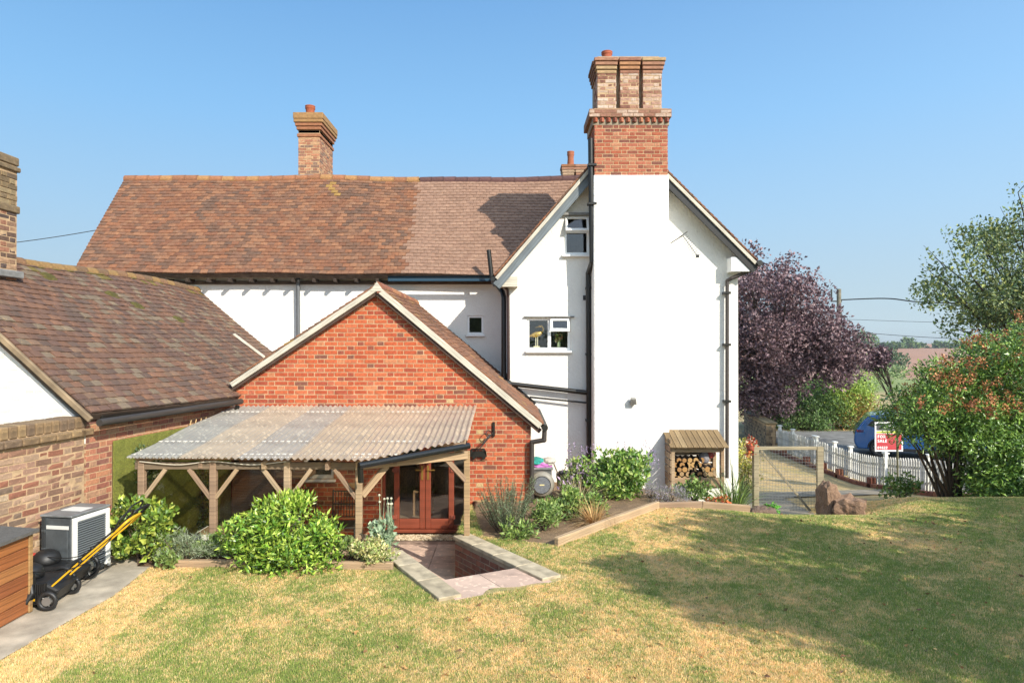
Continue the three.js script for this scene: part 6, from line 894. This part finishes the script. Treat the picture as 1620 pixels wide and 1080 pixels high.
{ // roadside hedge shrubs
  const hed = (lab, px, py, d, r, pal, n = 6000) => { const c = at(px, py, d); return shrub('hedge_shrub', lab, 'hedge across the road', c, V(...r), { base: V(c.x, H(c.x, d), -d), nClump: 130, clump: .5, n: n * 2.2, size: .17, palette: pal, low: -.95, geo: LEAF.lance }); };
  hed('dark green dense hedge below the purple tree', 1270, 640, 36, [2.6, 1.6, 1.4], ['#4f6c32', '#5e7e3c', '#3f5a2a', '#6e8c44']); hed('lighter yellow green hedge right of the dark hedge', 1330, 628, 36.5, [1.8, 1.6, 1.4], ['#9ab04c', '#86a044', '#aebf5c', '#728a3a']); hed('deep green hedge end behind the stone wall', 1218, 645, 37, [1.6, 1.5, 1.2], ['#3d5528', '#4f6a30', '#5f7a3a'], 3600); hed('rusty leaved bush beside the parked car', 1352, 652, 36, [.8, .9, .7], ['#a5763c', '#8a7a3c', '#b58a4a', '#7d8040'], 1500); hed('olive hedge behind the parked car', 1440, 672, 38, [3.2, .9, 1.2], ['#5c7034', '#6f803c', '#4a5e2a']); hed('long olive hedge running off behind the trees', 1580, 640, 38, [3.4, 1.7, 1.4], ['#5c7034', '#6f803c', '#4a5e2a']);
  tree('plum_branch_tree', 'small purple tree reaching over the far field', null, V(18.8, H(18, 33), -33), V(18.3, 1.4, -33), V(17.6, 2.5, -33), V(.6, .5, .5), { nClump: 16, clump: .32, n: 1500, size: .15, palette: ['#5c434c', '#6d5058', '#4c3840'], r0: .06, limbs: 12 }).name = uniq('purple_sapling');
  const far = (lab, px, py, d, rx, ry, pal, n = 1400) => { const c = at(px, py, d); return shrub('distant_tree', lab, 'distant trees and hedges', c, V(rx, ry, rx * .7), { base: V(c.x, c.y - ry, -d), nClump: 50, clump: Math.min(rx, ry) * .3, n, size: d * .004, palette: pal, low: -.5, cat: 'tree' }); };
  const fg = ['#4f6a30', '#5f7a3a', '#42582a', '#6f8444']; far('round distant tree on the skyline', 1369, 540, 560, 9, 7.5, fg); far('low tree line along the skyline left', 1400, 549, 590, 34, 4, fg, 1800); far('small rounded tree on the skyline', 1437, 545, 585, 6, 5.5, fg, 600); far('low tree line along the skyline right', 1500, 549, 600, 40, 4.5, fg, 1800); far('dark field hedge in the valley', 1405, 573, 250, 7, 4.5, ['#4a6234', '#3f562c', '#5a7040']); far('pale bush in the valley pasture', 1408, 592, 170, 4.5, 2.2, ['#8a9a66', '#7a8c58', '#98a674'], 900); far('field hedge at the edge of the stubble', 1372, 580, 140, 4, 2.4, ['#8a9a52', '#75884a', '#66783c'], 900); far('long tree line on the skyline behind the tree', 1600, 548, 600, 50, 5, fg, 1800);
}
{ // dry leaves blown onto the lawn
  const list = []; while (list.length < 420) { const d = 5 + 6 * R(), x = lerp(-3.8, 8.5, Math.pow(R(), .7)); if (Math.abs(x) > d * .8 || inside(SUNK, x, d) || inside(BED, x, d) || (x < .8 && d > 7 && x > -1.8) || (x < -1.4 && d > 8)) continue; list.push({ p: W3(x, d, .022), dir: V(R() - .5, .12, R() - .5).normalize(), size: .03 + .03 * R() }); }
  const g = new THREE.Group(); leaves(g, 'fallen_leaves', LEAF.oval, M_DRY, list, ['#8a6238', '#a57c4a', '#6e4e30', '#b5935c', '#7d6a3c']); const im = g.children[0]; im.name = uniq('fallen_leaves'); im.userData = { kind: 'stuff', label: 'dry fallen leaves scattered on the lawn', category: 'leaves' }; scene.add(im);
}
// trees behind and right of the camera: they shade the lawn and show in the window panes
{
  const G = ['#4f6a30', '#5f7a3a', '#42582a', '#6f8444'];
  tree('garden_tree', 'spreading garden tree on the right of the lawn', 'trees around the lawn', V(10.6, LAWN, -.2), V(10.3, 3.2, -.4), V(9.7, 5.2, -.9), V(3.2, 1.9, 2.9), { nClump: 46, clump: .55, n: 6800, size: .26, palette: G, low: -.7, limbs: 36, r0: .18, shell: .6 });
  tree('garden_tree', 'second spreading garden tree right of the lawn', 'trees around the lawn', V(14.2, LAWN, -3.4), V(14, 3.2, -3.4), V(13.6, 5.2, -3.6), V(2.6, 1.8, 2.4), { nClump: 40, clump: .55, n: 5600, size: .26, palette: G, low: -.7, limbs: 30, r0: .18, shell: .6 });
  for (const [x, d, h] of [[-10, -27, 6.5], [-2, -29, 7.0], [6, -28, 6.6]]) tree('garden_tree', 'leafy tree at the foot of the garden', 'trees around the lawn', V(x, LAWN, -d), V(x, 2.6, -d), V(x, LAWN + h * .58, -d), V(3.4, h * .42, 3), { nClump: 70, clump: .8, n: 3600, size: .3, palette: G, low: -.9, limbs: 24, r0: .22 });
}
// ---------------------------------------------------------------- put every group's origin at its base and draw
scene.updateMatrixWorld(true);
for (const g of scene.children) if (g.isGroup) {
  const b = new THREE.Box3().setFromObject(g); if (b.isEmpty()) continue;
  const c = V((b.min.x + b.max.x) / 2, b.min.y, (b.min.z + b.max.z) / 2);
  for (const o of g.children) o.position.sub(c); g.position.copy(c);
}
scene.updateMatrixWorld(true);
renderer.render(scene, camera);
